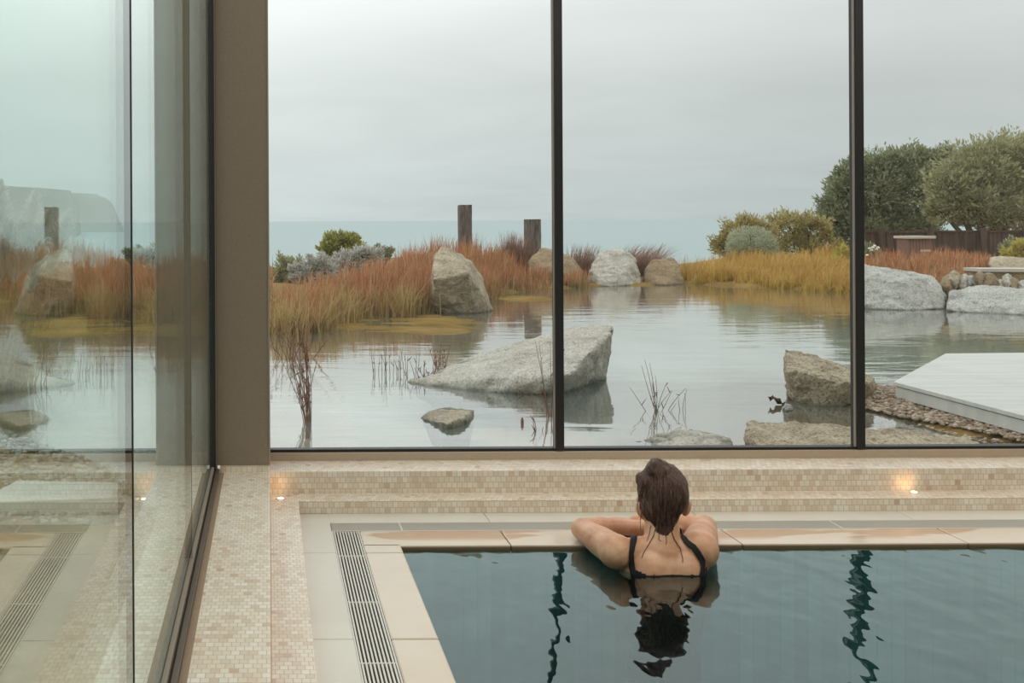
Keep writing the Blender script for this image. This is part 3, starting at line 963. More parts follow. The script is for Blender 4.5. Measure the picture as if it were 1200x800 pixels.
def tuft(name, label, cat, mat, px, py, Y, h, n, spread, lean, wid=0.008, wind=(0.4, 0), tipw=1.0):
    """a clump of stems from one root"""
    p = at(px, py, Y)
    def s(k):
        a = RNG.uniform(0, 2 * np.pi, k); r = spread * np.sqrt(RNG.uniform(0, 1, k))
        return p.x + r * np.cos(a), p.y + r * np.sin(a)
    V, Q, UV = blades(n, s, lambda x, y: h + 0 * x, wid, lean, 4, wind)
    dz = p.z - ground(np.array([p.x]), np.array([p.y]))[0]
    V[:, 2] += dz
    o = link_mesh(name, fast_mesh(name, V, Q, UV), M[mat])
    return tag(o, label, cat)


tuft('grass_tuft', 'dark brown feathery tuft between the two timber posts', 'grass tuft', 'brown', 604, 320, 21.2, 0.85, 700, 0.28, 0.22, 0.008)
tuft('grass_tuft', 'brown seed-headed tuft behind the gap left of the whitish boulder', 'grass tuft', 'brown', 682, 332, 21.5, 0.85, 650, 0.35, 0.28, 0.008)
tuft('grass_tuft', 'wide brown seed-headed tuft leaning right above the whitish boulder', 'grass tuft', 'brown', 745, 330, 22.0, 0.85, 1000, 0.5, 0.42, 0.008, (0.9, 0))
tuft('grass_tuft', 'short reddish tuft on the shore right of the brown boulder', 'grass tuft', 'brown', 822, 330, 21.5, 0.42, 350, 0.22, 0.3, 0.008)


def stems(name, label, cat, root, tips, r=0.004, mat='twig', sidebuds=0, fork=0):
    """a sparse plant: individually curved stems out of the water; tips = (dx, dy, h, bend)"""
    mb_ = MB()
    R_ = Vector(root)
    for dx, dy, h, bend, ox in tips:
        b0 = R_ + Vector((ox, random.uniform(-0.02, 0.02), -0.12))
        pts = []
        for k in range(9):
            t = k / 8
            pts.append(b0 + Vector((dx * t ** 1.3 + bend * math.sin(math.pi * t) * 0.5, dy * t, (h + 0.12) * t - abs(bend) * 0.25 * t ** 3)))
        mb_.tube(pts, [r * (1 - 0.6 * k / 8) for k in range(9)], 5)
        for s_ in range(sidebuds):
            t = random.uniform(0.35, 1.0); i = min(7, int(t * 8)); p = pts[i].lerp(pts[i + 1], t * 8 - i)
            d = Vector((random.uniform(-0.03, 0.03), random.uniform(-0.03, 0.03), random.uniform(0.0, 0.05)))
            mb_.tube([p, p + d], [r * 1.2, r * 0.5], 4)
    return tag(mb_.build(name, M[mat], None, True), label, cat)


def px_tips(root_px, root_py, tips, Y, spread=0.0):
    out = []
    for tx, ty in tips:
        a = at(tx, ty, Y); b = at(root_px, root_py, Y)
        out.append((a.x - b.x, random.uniform(-0.08, 0.08), a.z - b.z, random.uniform(-0.05, 0.05), random.uniform(-spread, spread)))
    return out


p0 = on(361, 493, POND)
t0 = [(random.gauss(344, 15), random.uniform(372, 425)) for _ in range(26)]
stems('reed_plant', 'tall sparse reed plant fanning up from the pond beside the bronze column', 'reed plant', p0, px_tips(361, 493, t0, p0.y, 0.02), 0.0030, 'twig', 4)
p0 = on(345, 420, POND)
t0 = [(random.gauss(346, 16), random.uniform(368, 395)) for _ in range(26)]
stems('reed_plant', 'reddish reeds rising from the pond behind the tall sparse reed plant', 'reed plant', p0, px_tips(345, 420, t0, p0.y, 0.14), 0.0038, 'twig', 4)
rr = [(441, 437, 410), (446, 438, 418), (451, 437, 402), (456, 438, 415), (462, 437, 420), (468, 440, 418), (472, 440, 412), (480, 441, 420), (488, 441, 416)]
p0 = on(451, 438, POND)
stems('reed_plant', 'short row of thin red stems in open water left of the flat rock', 'reed plant', p0,
      [(random.uniform(-0.05, 0.05), 0, (b - c) * p0.y / F, random.uniform(-0.02, 0.02), (a + random.uniform(-4, 4) - 451) * p0.y / F) for a, b, c in rr * 2], 0.0038, 'twig', 1)
p0 = on(517, 432, POND)
stems('reed_plant', 'small red reed clump at the upper left edge of the flat rock', 'reed plant', p0,
      px_tips(517, 432, [(random.gauss(517, 6), random.uniform(400, 420)) for _ in range(16)], p0.y, 0.06), 0.0038, 'twig', 2)
p0 = on(494, 443, POND)
stems('reed_plant', 'few short stems in the water at the tip of the flat rock', 'reed plant', p0,
      px_tips(494, 443, [(random.gauss(496, 9), random.uniform(420, 434)) for _ in range(10)], p0.y, 0.07), 0.004, 'twig', 2)
p0 = on(771, 481, POND)
stems('reed_plant', 'loose clump of bent thin stems in open water between the mullions', 'reed plant', p0,
      px_tips(771, 481, [(745, 425), (762, 422), (765, 424), (740, 452), (783, 446), (788, 455), (795, 458), (803, 455), (776, 440), (760, 440), (768, 450), (790, 470)], p0.y, 0.03), 0.0032, 'twig', 1)
p0 = on(798, 479, POND)
stems('reed_plant', 'two fine stems beside the loose clump, on its right', 'reed plant', p0,
      px_tips(798, 479, [(800, 454), (804, 460), (786, 462)], p0.y, 0.06), 0.003, 'twig', 0)
p0 = on(645, 487, POND)
stems('reed_plant', 'few tall thin stems in front of the flat rock by the left mullion', 'reed plant', p0,
      px_tips(645, 487, [(627, 398), (637, 402), (646, 398), (630, 420), (661, 405)], p0.y, 0.02), 0.0032, 'twig', 1)
p0 = on(627, 502, POND)
stems('twig', 'short forked twig poking out of the pond left of the left mullion', 'twig', p0,
      px_tips(627, 502, [(623, 484), (633, 496), (620, 490)], p0.y, 0.005), 0.004, 'twig', 1)
p0 = on(612, 496, POND)
tag(MB().ellipsoid(p0 + Vector((0, 0, 0.012)), (0.010, 0.010, 0.03)).build('seed_pod', M['twig'], None, True), 'tiny brown pod floating in the pond left of the forked twig', 'pod')
# curled dead leaf beside the dark rock
p0 = on(910, 474, POND)
lv = []
for i in range(7):
    for j in range(5):
        a = (j / 4 - 0.5) * 2.2
        lv.append(tuple(p0 + Vector(((i / 6 - 0.5) * 0.10 + 0.015 * math.sin(j * 2.1), math.sin(a) * 0.045 * math.sin(math.pi * (i + 0.6) / 7.2), 0.012 + 0.05 * math.cos(a * 0.9) * (0.4 + 0.6 * math.sin(i * 0.8 + 0.5)) + 0.012 * math.sin(i * 2.3 + j)))))
me = bpy.data.meshes.new('dead_leaf')
me.from_pydata(lv, [], [(i * 5 + j, i * 5 + j + 1, (i + 1) * 5 + j + 1, (i + 1) * 5 + j) for i in range(6) for j in range(4)])
lo_ = link_mesh('dead_leaf', me, M['bark'], None, True)
sm_ = lo_.modifiers.new('thickness', 'SOLIDIFY'); sm_.thickness = 0.004
tag(lo_, 'curled dark dead leaf floating left of the dark squarish rock', 'leaf')


def crown(blobs, n, size, clump=1.0, inner=0.35):
    """leaf quads on sprays that sit on a set of blobs (centre, radii); clump = 0 gives a clipped dome"""
    vol = np.array([b[1][0] * b[1][1] * b[1][2] for b in blobs]) ** 0.7
    cnt = (vol / vol.sum() * n).astype(int)
    C_, O_ = [], []
    for (c, r), k in zip(blobs, cnt):
        c, r = np.array(c), np.array(r)
        if clump <= 0.2:
            d = RNG.normal(0, 1, (k, 3)); d /= np.linalg.norm(d, axis=1)[:, None]
            rad = inner + (1 - inner) * RNG.uniform(0, 1, k) ** 0.4
            C_.append(c + d * rad[:, None] * r); O_.append(d)
            continue
        k0 = int(k * 0.35)
        d0 = RNG.normal(0, 1, (k0, 3)); d0 /= np.linalg.norm(d0, axis=1)[:, None]
        C_.append(c + d0 * (0.25 + 0.6 * RNG.uniform(0, 1, k0) ** 0.5)[:, None] * r); O_.append(d0)
        k = k - k0
        m = max(10, int(k / 60))
        d = RNG.normal(0, 1, (m, 3)); d /= np.linalg.norm(d, axis=1)[:, None]
        d[:, 2] = np.where(d[:, 2] < -0.4, -d[:, 2], d[:, 2])
        sc_c = c + d * (RNG.uniform(0.45, 0.92, m) ** 0.7)[:, None] * r
        sr = 0.25 * RNG.uniform(0.6, 1.4, m) * r.mean()
        w_ = RNG.integers(0, m, k)
        e = RNG.normal(0, 1, (k, 3)); e /= np.linalg.norm(e, axis=1)[:, None]
        ax = d + np.array([0, 0, 0.6]); ax /= np.linalg.norm(ax, axis=1)[:, None]
        # each spray is longer along its growing direction
        off = e * (RNG.uniform(0, 1, k) ** 0.5)[:, None] * sr[w_][:, None]
        along = (off * ax[w_]).sum(1)
        off += ax[w_] * (np.maximum(along, 0) * 0.9)[:, None]
        C_.append(sc_c[w_] + off); O_.append(ax[w_] + e * 0.6)
    C_ = np.concatenate(C_); O_ = np.concatenate(O_)
    k = len(C_)
    a = O_ + RNG.normal(0, 0.45, (k, 3)); a /= np.linalg.norm(a, axis=1)[:, None]
    b = np.cross(a, RNG.normal(0, 1, (k, 3))); b /= np.linalg.norm(b, axis=1)[:, None] + 1e-9
    s = size * RNG.uniform(0.6, 1.3, k)[:, None]
    nrm = np.cross(a, b)
    V = np.stack([C_ - a * s, C_ + b * s * 0.34 + nrm * s * 0.12, C_ + a * s, C_ - b * s * 0.34 + nrm * s * 0.12], 1).reshape(-1, 3)
    Q = np.arange(k * 4).reshape(-1, 4)
    return V, Q


def shrub(name, label, cat, mat, root, blobs_px, Y, n, size, dY=None, group=None, trunk=0.03, inner=0.35, clump=1.3):
    """blobs_px: (px, py, rx_px, ry_px[, dY])"""
    bl_ = []
    for b in blobs_px:
        yy = Y + (b[4] if len(b) > 4 else 0)
        c = at(b[0], b[1], yy)
        rx, rz = b[2] * yy / F, b[3] * yy / F
        bl_.append((tuple(c), (rx, (rx + rz) / 2 if dY is None else dY, rz)))
    gzr = float(ground(np.array([root[0]]), np.array([root[1]]))[0])
    R_ = Vector((root[0], root[1], gzr - 0.03))
    e = empty(name, R_)
    tag(e, label, cat, group)
    V, Q = crown(bl_, n, size, clump, inner)
    link_mesh('foliage', fast_mesh('foliage', V, Q), M[mat], e)
    wd = MB()
    for c, r in bl_:
        c = Vector(c)
        mid = R_.lerp(c, 0.5) + Vector((random.uniform(-.1, .1), random.uniform(-.1, .1), 0)) * r[0]
        wd.tube([R_, mid, c], [trunk, trunk * 0.7, trunk * 0.3], 7)
        for _ in range(5):
            d = Vector((random.uniform(-1, 1), random.uniform(-1, 1), random.uniform(-0.2, 1))).normalized()
            q_ = c + Vector((d.x * r[0], d.y * r[1], d.z * r[2])) * 0.85
            wd.tube([mid.lerp(c, 0.6), c.lerp(q_, 0.5), q_], [trunk * 0.4, trunk * 0.3, trunk * 0.12], 5)
    wd.build('branches', M['bark'], e, True)
    return e


def rxy(px, Y): return ((px - CX) * Y / F, Y)


# left bank
shrub('shrub', 'round yellow-green bush rising above the silver shrubs at left', 'bush', 'green', rxy(398, 22.5),
      [(398, 288, 25, 15), (410, 286, 14, 12), (385, 291, 14, 13), (398, 300, 24, 14), (392, 283, 14, 10), (404, 282, 14, 9)], 22.5, 9500, 0.042)
shrub('shrub', 'olive-green bush at the far left beside the bronze column', 'bush', 'olive_light', rxy(332, 20),
      [(330, 318, 17, 18), (345, 312, 14, 12), (322, 335, 14, 22), (338, 336, 18, 20)], 20, 4200, 0.04)
shrub('shrub', 'low silver-grey shrub between the olive bush and the round green bush', 'bush', 'silver', rxy(362, 19.5),
      [(352, 322, 16, 14), (372, 312, 18, 13), (365, 330, 22, 12), (380, 322, 16, 12)], 19.5, 8000, 0.040)
shrub('shrub', 'silver-grey shrub spilling below the round yellow-green bush', 'bush', 'silver', rxy(420, 21),
      [(405, 308, 18, 13), (425, 300, 18, 11), (440, 302, 12, 10), (415, 318, 24, 10), (395, 320, 14, 9)], 21, 9000, 0.040)
shrub('shrub', 'small dark green plant at the right end of the silver shrubs', 'bush', 'olive', rxy(446, 21.5),
      [(444, 292, 9, 6), (458, 294, 7, 5), (448, 300, 14, 7)], 21.5, 1300, 0.035)
# right bank
shrub('shrub', 'golden-olive bush behind the round sage bush', 'bush', 'gold_leaf', rxy(872, 25),
      [(870, 268, 26, 16), (845, 288, 14, 16), (890, 276, 24, 20), (865, 292, 30, 18)], 25, 6500, 0.05)
shrub('shrub', 'round pale sage bush on the right bank', 'bush', 'sage', rxy(880, 23.5),
      [(880, 284, 28, 20), (868, 292, 18, 12), (894, 290, 18, 14), (880, 298, 26, 10)], 23.5, 6500, 0.035, clump=0.0)
shrub('shrub', 'golden-brown bush between the sage bush and the big tree', 'bush', 'gold_leaf', rxy(935, 25.5),
      [(925, 268, 24, 22), (950, 272, 26, 22), (935, 294, 34, 18), (965, 290, 20, 20)], 25.5, 8500, 0.05)
shrub('tree', 'wide grey-green tree behind the right mullion', 'tree', 'olive', rxy(1030, 31),
      [(985, 235, 24, 22), (1000, 210, 26, 20), (1030, 198, 34, 20), (1070, 188, 34, 16), (1105, 186, 28, 14), (1020, 232, 44, 30), (1070, 224, 46, 34),
       (975, 262, 22, 26), (1010, 272, 40, 26), (1060, 266, 40, 24), (1110, 215, 30, 32), (1000, 196, 14, 10)], 31, 42000, 0.075, trunk=0.10)
shrub('tree', 'rounded lighter olive tree at the right edge of the photo', 'tree', 'olive_light', rxy(1150, 27),
      [(1150, 200, 44, 30), (1190, 185, 46, 24), (1115, 222, 32, 26), (1150, 240, 56, 30), (1210, 220, 50, 40), (1105, 250, 24, 16), (1180, 256, 60, 20), (1240, 250, 50, 30), (1160, 182, 24, 14)],
      27, 42000, 0.065, trunk=0.10)
shrub('shrub', 'small yellow flowering shrub left of the right mullion', 'bush', 'flower_yellow', rxy(985, 21),
      [(978, 308, 14, 10), (990, 298, 10, 9), (985, 316, 18, 9)], 21, 1900, 0.045)
shrub('shrub', 'yellowish shrub over the grey rock at the far right edge', 'bush', 'flower_yellow', rxy(1190, 18.2),
      [(1186, 298, 14, 9), (1200, 292, 18, 12), (1195, 306, 20, 8)], 18.2, 2600, 0.04)
fsh = shrub('shrub', 'small dark shrub with white flowers right of the right mullion', 'bush', 'olive', rxy(1020, 21.5),
      [(1020, 298, 12, 14), (1014, 308, 12, 10), (1030, 300, 8, 8)], 21.5, 1400, 0.04)
shrub('shrub', 'dark mossy shrub above the yellowish one at the far right', 'bush', 'olive', rxy(1195, 19.5),
      [(1195, 287, 20, 9), (1180, 292, 12, 8), (1210, 290, 20, 12)], 19.5, 2000, 0.045)

M['white_petal'] = simple('white_petals', srgb(226, 222, 208), 0.7, 0.2)
for px, py in ((1019, 291), (1023, 290), (1027, 292), (1029, 290), (1021, 293), (1016, 299), (1025, 288)):
    MB().ellipsoid(at(px, py, 21.1), (0.035, 0.035, 0.025), nu=8, nv=6).build('flower', M['white_petal'], fsh, True)

# pampas grass outside the side glass
e = empty('pampas_grass', (-2.15, 8.2, -0.1)); tag(e, 'tall pale feathery pampas grass outside the side glass', 'grass')
V, Q, UV = blades(500, lambda n: (-2.25 + RNG.normal(0, .12, n), 8.2 + RNG.normal(0, .12, n)), lambda x, y: 1.0 + 0 * x, 0.007, 0.35, 4)
link_mesh('leaves', fast_mesh('leaves', V, Q, UV), M['straw'], e)
for k in range(22):
    bx, by = -2.25 + random.gauss(0, 0.12), 8.2 + random.gauss(0, 0.12)
    h = random.uniform(0.95, 1.55); lx = random.gauss(0.05, 0.2)
    MB().tube([(bx, by, -0.12), (bx + lx * 0.3, by, h * 0.5), (bx + lx, by, h * 0.8)], [0.006, 0.005, 0.003], 5).build('stalk', M['straw'], e)
    n = 900
    t = RNG.uniform(0, 1, n)
    c = np.stack([bx + lx * (0.7 + 0.5 * t), by + 0 * t, h * (0.58 + 0.42 * t)], 1)
    a = RNG.normal(0, 1, (n, 3)) * 0.6; a[:, 2] = np.abs(a[:, 2]) + 0.7; a /= np.linalg.norm(a, axis=1)[:, None]
    rr_ = 0.13 * np.sin(np.pi * (0.12 + 0.85 * t))[:, None]
    b = np.cross(a, RNG.normal(0, 1, (n, 3))); b /= np.linalg.norm(b, axis=1)[:, None]
    V = np.stack([c - b * 0.004, c + b * 0.004, c + a * rr_ + b * 0.003, c + a * rr_ - b * 0.003], 1).reshape(-1, 3)
    link_mesh('plume', fast_mesh('plume', V, np.arange(n * 4).reshape(-1, 4)), M['pampas'], e)


# ------------------------------------------------------------------ timber posts, fence, low wall, deck
def post(label, px0, px1, top, Y):
    a, b = at(px0, top, Y), at(px1, top, Y)
    bm = bmesh.new()
    z0 = float(ground(np.array([a.x]), np.array([Y]))[0]) - 0.2
    bmesh.ops.create_cube(bm, size=1)
    wd_ = b.x - a.x
    for v_ in bm.verts:
        v_.co = Vector((a.x + (v_.co.x + 0.5) * wd_, Y + (v_.co.y + 0.5) * wd_, z0 + (v_.co.z + 0.5) * (a.z - z0)))
    bmesh.ops.subdivide_edges(bm, edges=bm.edges[:], cuts=9, use_grid_fill=True)
    for v_ in bm.verts:
        v_.co += mnoise.noise_vector(v_.co * Vector((6, 6, 1.5)).length) * 0.008
    me_ = bpy.data.meshes.new('timber_post'); bm.to_mesh(me_); bm.free()
    o = link_mesh('timber_post', me_, M['timber'])
    tag(o, label, 'post', 'weathered timber posts on the bank')


post('taller weathered timber post directly behind the standing boulder', 539, 553, 240, 22.0)
post('shorter weathered timber post just left of the left mullion', 618, 634, 257, 21.6)

fe = empty('fence', (*pxy(1100, 23.5), 0.2)); tag(fe, 'dark stained board fence below the trees at the right', 'fence')
bd = MB()
for k, px in enumerate(range(1014, 1225, 5)):
    a = at(px, 270 + (k % 3), 23.5); g_ = float(ground(np.array([a.x]), np.array([23.5]))[0])
    bd.box(a.x, a.x + 0.092, 23.5, 23.525, g_ - 0.1, a.z)
bd.build('board_panel', M['fence'], fe)
a = at(1014, 270, 23.45); b = at(1225, 270, 23.45)
MB().box(a.x, b.x, 23.47, 23.50, a.z - 0.06, a.z - 0.01).build('top_rail', M['fence'], fe)
for px in (1030, 1088, 1150, 1200):
    a = at(px, 267, 23.4); g_ = float(ground(np.array([a.x]), np.array([23.4]))[0])
    MB().box(a.x, a.x + 0.12, 23.38, 23.47, g_ - 0.1, a.z).build('post', M['fence'], fe)

# little timber box with a pale lid in front of the fence
a, b = at(1063, 277, 22.2), at(1094, 298, 22.2)
hb = empty('garden_box', ((a.x + b.x) / 2, 22.4, b.z)); tag(hb, 'small brown timber box with pale lid in front of the dark fence', 'box')
g_ = float(ground(np.array([a.x]), np.array([22.3]))[0])
mb = MB()
for k in range(8):
    x0 = a.x + 0.02 + k * (b.x - a.x - 0.04) / 8
    mb.box(x0, x0 + (b.x - a.x - 0.04) / 8 - 0.008, 22.22, 22.6, g_ - 0.05, a.z - 0.05)
M['box_wood'] = simple('box_wood', srgb(128, 100, 88), 0.8, 0.2, 0, 12, 0.2)
mb.build('body', M['box_wood'], hb)
M['lid'] = simple('pale_lid', srgb(190, 184, 172), 0.6, 0.3)
MB().box(a.x - 0.02, b.x + 0.02, 22.14, 22.66, a.z - 0.05, a.z + 0.01).build('lid', M['lid'], hb, bevel=0.006)
c = at(1086, 294, 22.2)
MB().box(c.x - 0.14, c.x + 0.08, 22.19, 22.22, c.z - 0.02, c.z + 0.03).build('label_plate', M['lid'], hb)

# low rendered wall / plank over the rubble
a, b = at(1150, 317, 15.9), at(1260, 318, 15.6)
lw_ = MB().prism([(a.x, a.y), (b.x, b.y), (b.x, b.y + 0.35), (a.x, a.y + 0.35)], a.z - 0.40, a.z - 0.02)
o = lw_.build('low_wall', M['granite_warm'], bevel=0.01); tag(o, 'low brown garden wall above the rubble at the far right', 'wall')
MB().prism([(a.x - 0.03, a.y - 0.03), (b.x, b.y - 0.03), (b.x, b.y + 0.38), (a.x - 0.03, a.y + 0.38)], a.z - 0.02, a.z + 0.035).build('coping_plank', M['lid'], o, bevel=0.005)

# white deck slab
mt, tt = new_mat('white_decking')
Pn = pos(tt)
vv = tt.n('ShaderNodeVectorMath', {0: Pn, 1: (0.8, 9.0, 1.0)}, operation='MULTIPLY').outputs[0]
dn = tt.noise(vv, 1.5, 5, 0.6)
finish(tt, tt.ramp(dn, [(0.3, srgb(190, 191, 185)), (0.7, srgb(212, 213, 206))]), 0.45, 0.5)
M['decking'] = mt
ZD = -0.005
A_ = on(1047, 447, ZD); B_ = on(1108, 414, ZD); C_ = on(1205, 488, ZD)
dl = (C_ - A_)
E_ = A_ + dl * 1.7
dp = empty('garden_deck', ((A_.x + 8) / 2, 7.0, POND)); tag(dp, 'white angular garden deck platform by the pond at the right', 'deck')
poly = [(E_.x, E_.y), (10.5, E_.y), (10.5, B_.y + 0.15), (B_.x, B_.y), (A_.x, A_.y)]
cxp, cyp = 8.0, 6.8
MB().prism(poly, ZD - 0.028, ZD).build('deck_top', M['decking'], dp, bevel=0.003)
ins = [(x + (cxp - x) * 0.004, y + (cyp - y) * 0.004) for x, y in poly]
MB().prism([(x + (cxp - x) * 0.012, y + (cyp - y) * 0.012) for x, y in poly], ZD - 0.034, ZD - 0.029).build('shadow_gap', M['bronze_dark'], dp)
MB().prism(ins, ZD - 0.115, ZD - 0.0345).build('fascia', M['decking'], dp, bevel=0.002)
MB().prism([(x + (cxp - x) * 0.05, y + (cyp - y) * 0.05) for x, y in poly], POND - 0.3, ZD - 0.1155).build('support', M['channel'], dp)

# stone paving slab outside the side glass
pa = [on(-30, 590, -0.06), on(20, 564, -0.06), on(138, 566, -0.06), on(138, 584, -0.06)]
sl = MB().prism([(p.x, p.y) for p in (pa[0], pa[3], pa[2], pa[1])], -0.12, -0.055)
tag(sl.build('paving_slab', M['decking'], bevel=0.004), 'pale stone paving slab on the gravel outside the side glass', 'slab')


# pebbles
def pebbles(name, label, n, sampler, rmin, rmax, cols):
    x, y = sampler(n)
    n = len(x)
    z = ground(x, y)
    bm = bmesh.new(); bmesh.ops.create_icosphere(bm, subdivisions=1, radius=1)
    bv = np.array([v_.co[:] for v_ in bm.verts]); bf = np.array([[v_.index for v_ in f.verts] for f in bm.faces]); bm.free()
    r = RNG.uniform(rmin, rmax, n)
    sx = r * RNG.uniform(0.8, 1.3, n); sy = r * RNG.uniform(0.7, 1.2, n); sz = r * RNG.uniform(0.45, 0.75, n)
    ang = RNG.uniform(0, np.pi, n)
    V = bv[None] * np.stack([sx, sy, sz], 1)[:, None]
    ca, sa = np.cos(ang)[:, None], np.sin(ang)[:, None]
    X = V[..., 0] * ca - V[..., 1] * sa + x[:, None]; Y_ = V[..., 0] * sa + V[..., 1] * ca + y[:, None]
    Z_ = V[..., 2] + (z + r * 0.25)[:, None]
    V = np.stack([X, Y_, Z_], -1).reshape(-1, 3)
    Fc = (np.arange(n) * len(bv))[:, None, None] + bf[None]
    me_ = bpy.data.meshes.new(name); me_.from_pydata(V.tolist(), [], Fc.reshape(-1, 3).tolist())
    m_, t_ = new_mat(name + '_stone')
    r_ = t_.n('ShaderNodeNewGeometry').outputs['Random Per Island']
    finish(t_, t_.ramp(r_, [(i / (len(cols) - 1), k) for i, k in enumerate(cols)]), 0.75, 0.3)
    return tag(link_mesh(name, me_, m_, None, True), label, 'pebbles', None, 'stuff')


PC = [srgb(110, 92, 78), srgb(150, 128, 108), srgb(182, 164, 144), srgb(136, 116, 102), srgb(204, 192, 176)]
pebbles('pebble_bed', 'brown pebbles along the foot of the white garden deck', 9000,
        lambda n: poly_sampler([(4.0, 7.6), (4.75, 7.9), (4.95, 7.0), (5.6, 5.2), (5.6, 4.5), (4.3, 4.5), (4.1, 5.6), (4.05, 6.6)], 0.25)(n), 0.008, 0.021, PC)
PC2 = [srgb(96, 86, 72), srgb(150, 142, 126), srgb(186, 180, 164), srgb(128, 118, 102), srgb(210, 206, 194)]
pebbles('pebble_bed', 'grey-brown pebbles on the ground outside the side glass', 7000,
        lambda n: poly_sampler([(-0.5, 4.2), (-0.5, 4.45), (-0.95, 5.6), (-2.0, 6.9), (-3.6, 7.6), (-3.2, 4.2)], 0.5)(n), 0.008, 0.022, PC2)

# ------------------------------------------------------------------ the bather
mt, tt = new_mat('skin')
Pn = pos(tt)
s1 = tt.noise(Pn, 14.0, 4, 0.6); s2 = tt.noise(Pn, 140.0, 3, 0.7); s3 = tt.noise(Pn, 6.0, 3)
sc1 = tt.mix(tt.maprange(s1, 0.35, 0.7), srgb(218, 172, 140), srgb(186, 132, 98))
sc1 = tt.mix(tt.math('MULTIPLY', tt.maprange(s3, 0.5, 0.7), 0.35), sc1, srgb(196, 120, 92))
sc1 = tt.mix(tt.math('MULTIPLY', tt.maprange(s2, 0.58, 0.72), 0.4), sc1, srgb(150, 98, 70))
finish(tt, sc1, 0.42, 0.45, 0, s2, 0.12, 0.002,
       {'Subsurface Weight': 0.12, 'Subsurface Radius': (0.010, 0.004, 0.002), 'Subsurface Scale': 0.6})
M['skin'] = mt
mt, tt = new_mat('wet_hair')
Pn = pos(tt)
vv = tt.n('ShaderNodeVectorMath', {0: Pn, 1: (1.0, 0.6, 0.16)}, operation='MULTIPLY').outputs[0]
hn = tt.noise(vv, 190.0, 4, 0.6, 1.2)
finish(tt, tt.ramp(hn, [(0.3, srgb(48, 31, 25)), (0.55, srgb(92, 63, 51)), (0.8, srgb(138, 100, 82))]), 0.38, 0.5, 0, hn, 0.9, 0.008)
M['hair'] = mt
M['suit'] = simple('black_swimsuit', srgb(22, 20, 22), 0.6, 0.3, 0, 200, 0.15)

TY = 3.36                       # depth of her shoulders
XC = at(778, 660, TY).x
b = MB()
sl_, sr_ = at(722, 646, 3.37), at(818, 644, 3.37)      # shoulder joints
el_, er_ = at(682, 627, 3.615), at(826, 628, 3.635)    # elbows on the coping
el_.z = max(el_.z, 0.040); er_.z = max(er_.z, 0.042)
wl_ = Vector((el_.x + 0.235, 3.64, 0.036)); wr_ = Vector((er_.x - 0.235, 3.69, 0.040))
# trunk, pelvis, legs standing on the pool floor
b.ellipsoid((XC, TY + 0.01, -0.055), (0.150, 0.088, 0.130))
b.ellipsoid((XC, TY + 0.01, -0.16), (0.140, 0.090, 0.20))
b.ellipsoid((XC, TY, -0.36), (0.120, 0.082, 0.20))
b.ellipsoid((XC, TY - 0.02, -0.55), (0.160, 0.105, 0.15))
for s in (-1, 1):
    hip, kn, an = Vector((XC + s * 0.085, TY - 0.02, -0.60)), Vector((XC + s * 0.095, TY + 0.03, -0.98)), Vector((XC + s * 0.095, TY - 0.02, -1.33))
    b.capsule(hip, kn, 0.080, 0.052); b.capsule(kn, an, 0.052, 0.036)
    b.ellipsoid(kn.lerp(an, 0.35) + Vector((0, -0.018, 0)), (0.048, 0.052, 0.11))
    b.ellipsoid(an + Vector((0, 0.07, -0.035)), (0.042, 0.115, 0.032))
    b.ellipsoid((XC + s * 0.062, TY + 0.005, -0.03), (0.085, 0.085, 0.098))          # shoulder blades
# neck and trapezius
nk0, nk1 = at(776, 648, 3.37), at(776, 598, 3.42)
b.capsule(nk0, nk1, 0.064, 0.053)
b.capsule(at(770, 642, 3.37), sl_ + Vector((0.01, 0, -0.004)), 0.046, 0.046)
b.capsule(at(783, 642, 3.37), sr_ + Vector((-0.01, 0, -0.004)), 0.046, 0.046)
b.ellipsoid((XC, TY + 0.02, 0.020), (0.100, 0.066, 0.066))
# shoulders and arms
b.ellipsoid(sl_, (0.062, 0.064, 0.060)); b.ellipsoid(sr_, (0.068, 0.066, 0.066))
ml = sl_.lerp(el_, 0.45); mr = sr_.lerp(er_, 0.45)
b.capsule(sl_, ml, 0.058, 0.053); b.capsule(ml, el_, 0.053, 0.040)
b.capsule(sr_, mr, 0.064, 0.056); b.capsule(mr, er_, 0.056, 0.042)
for e_, w_ in ((el_, wl_), (er_, wr_)):
    m_ = e_.lerp(w_, 0.35)
    b.capsule(e_, m_, 0.040, 0.041); b.capsule(m_, w_, 0.041, 0.027)
# hands: flattened palm, thumb and four bent fingers, resting by the other elbow
def hand(w_, dr, up_):
    d = Vector((dr, 0.10, -0.02)).normalized()
    side = Vector((0, 1, 0)) * (-dr)
    side = (side - d * side.dot(d)).normalized()
    pc = w_ + d * 0.052
    rot = Matrix((d, side, d.cross(side))).transposed()
    b.ellipsoid(pc, (0.054, 0.040, 0.017), rot)
    for k, (ln, off) in enumerate(((0.066, -0.029), (0.078, -0.010), (0.072, 0.010), (0.056, 0.028))):
        p0_ = pc + d * 0.036 + side * off
        p1_ = p0_ + d * ln * 0.5 + side * off * 0.25 + Vector((0, 0, 0.006))
        p2_ = p1_ + d * ln * 0.32 + Vector((0, 0, -0.008))
        p3_ = p2_ + d * ln * 0.22 + Vector((0, 0, -0.012))
        b.capsule(p0_, p1_, 0.0098, 0.0092, 10); b.capsule(p1_, p2_, 0.0092, 0.0085, 10); b.capsule(p2_, p3_, 0.0085, 0.0075, 10)
    t0_ = pc - d * 0.022 + side * (-0.028)
    t1_ = t0_ + d * 0.032 + side * (-0.026); t2_ = t1_ + d * 0.03 + side * (-0.006)
    b.capsule(t0_, t1_, 0.013, 0.0105, 10); b.capsule(t1_, t2_, 0.0105, 0.0085, 10)
hand(wl_ + Vector((0.012, 0, 0)), 1, 1)
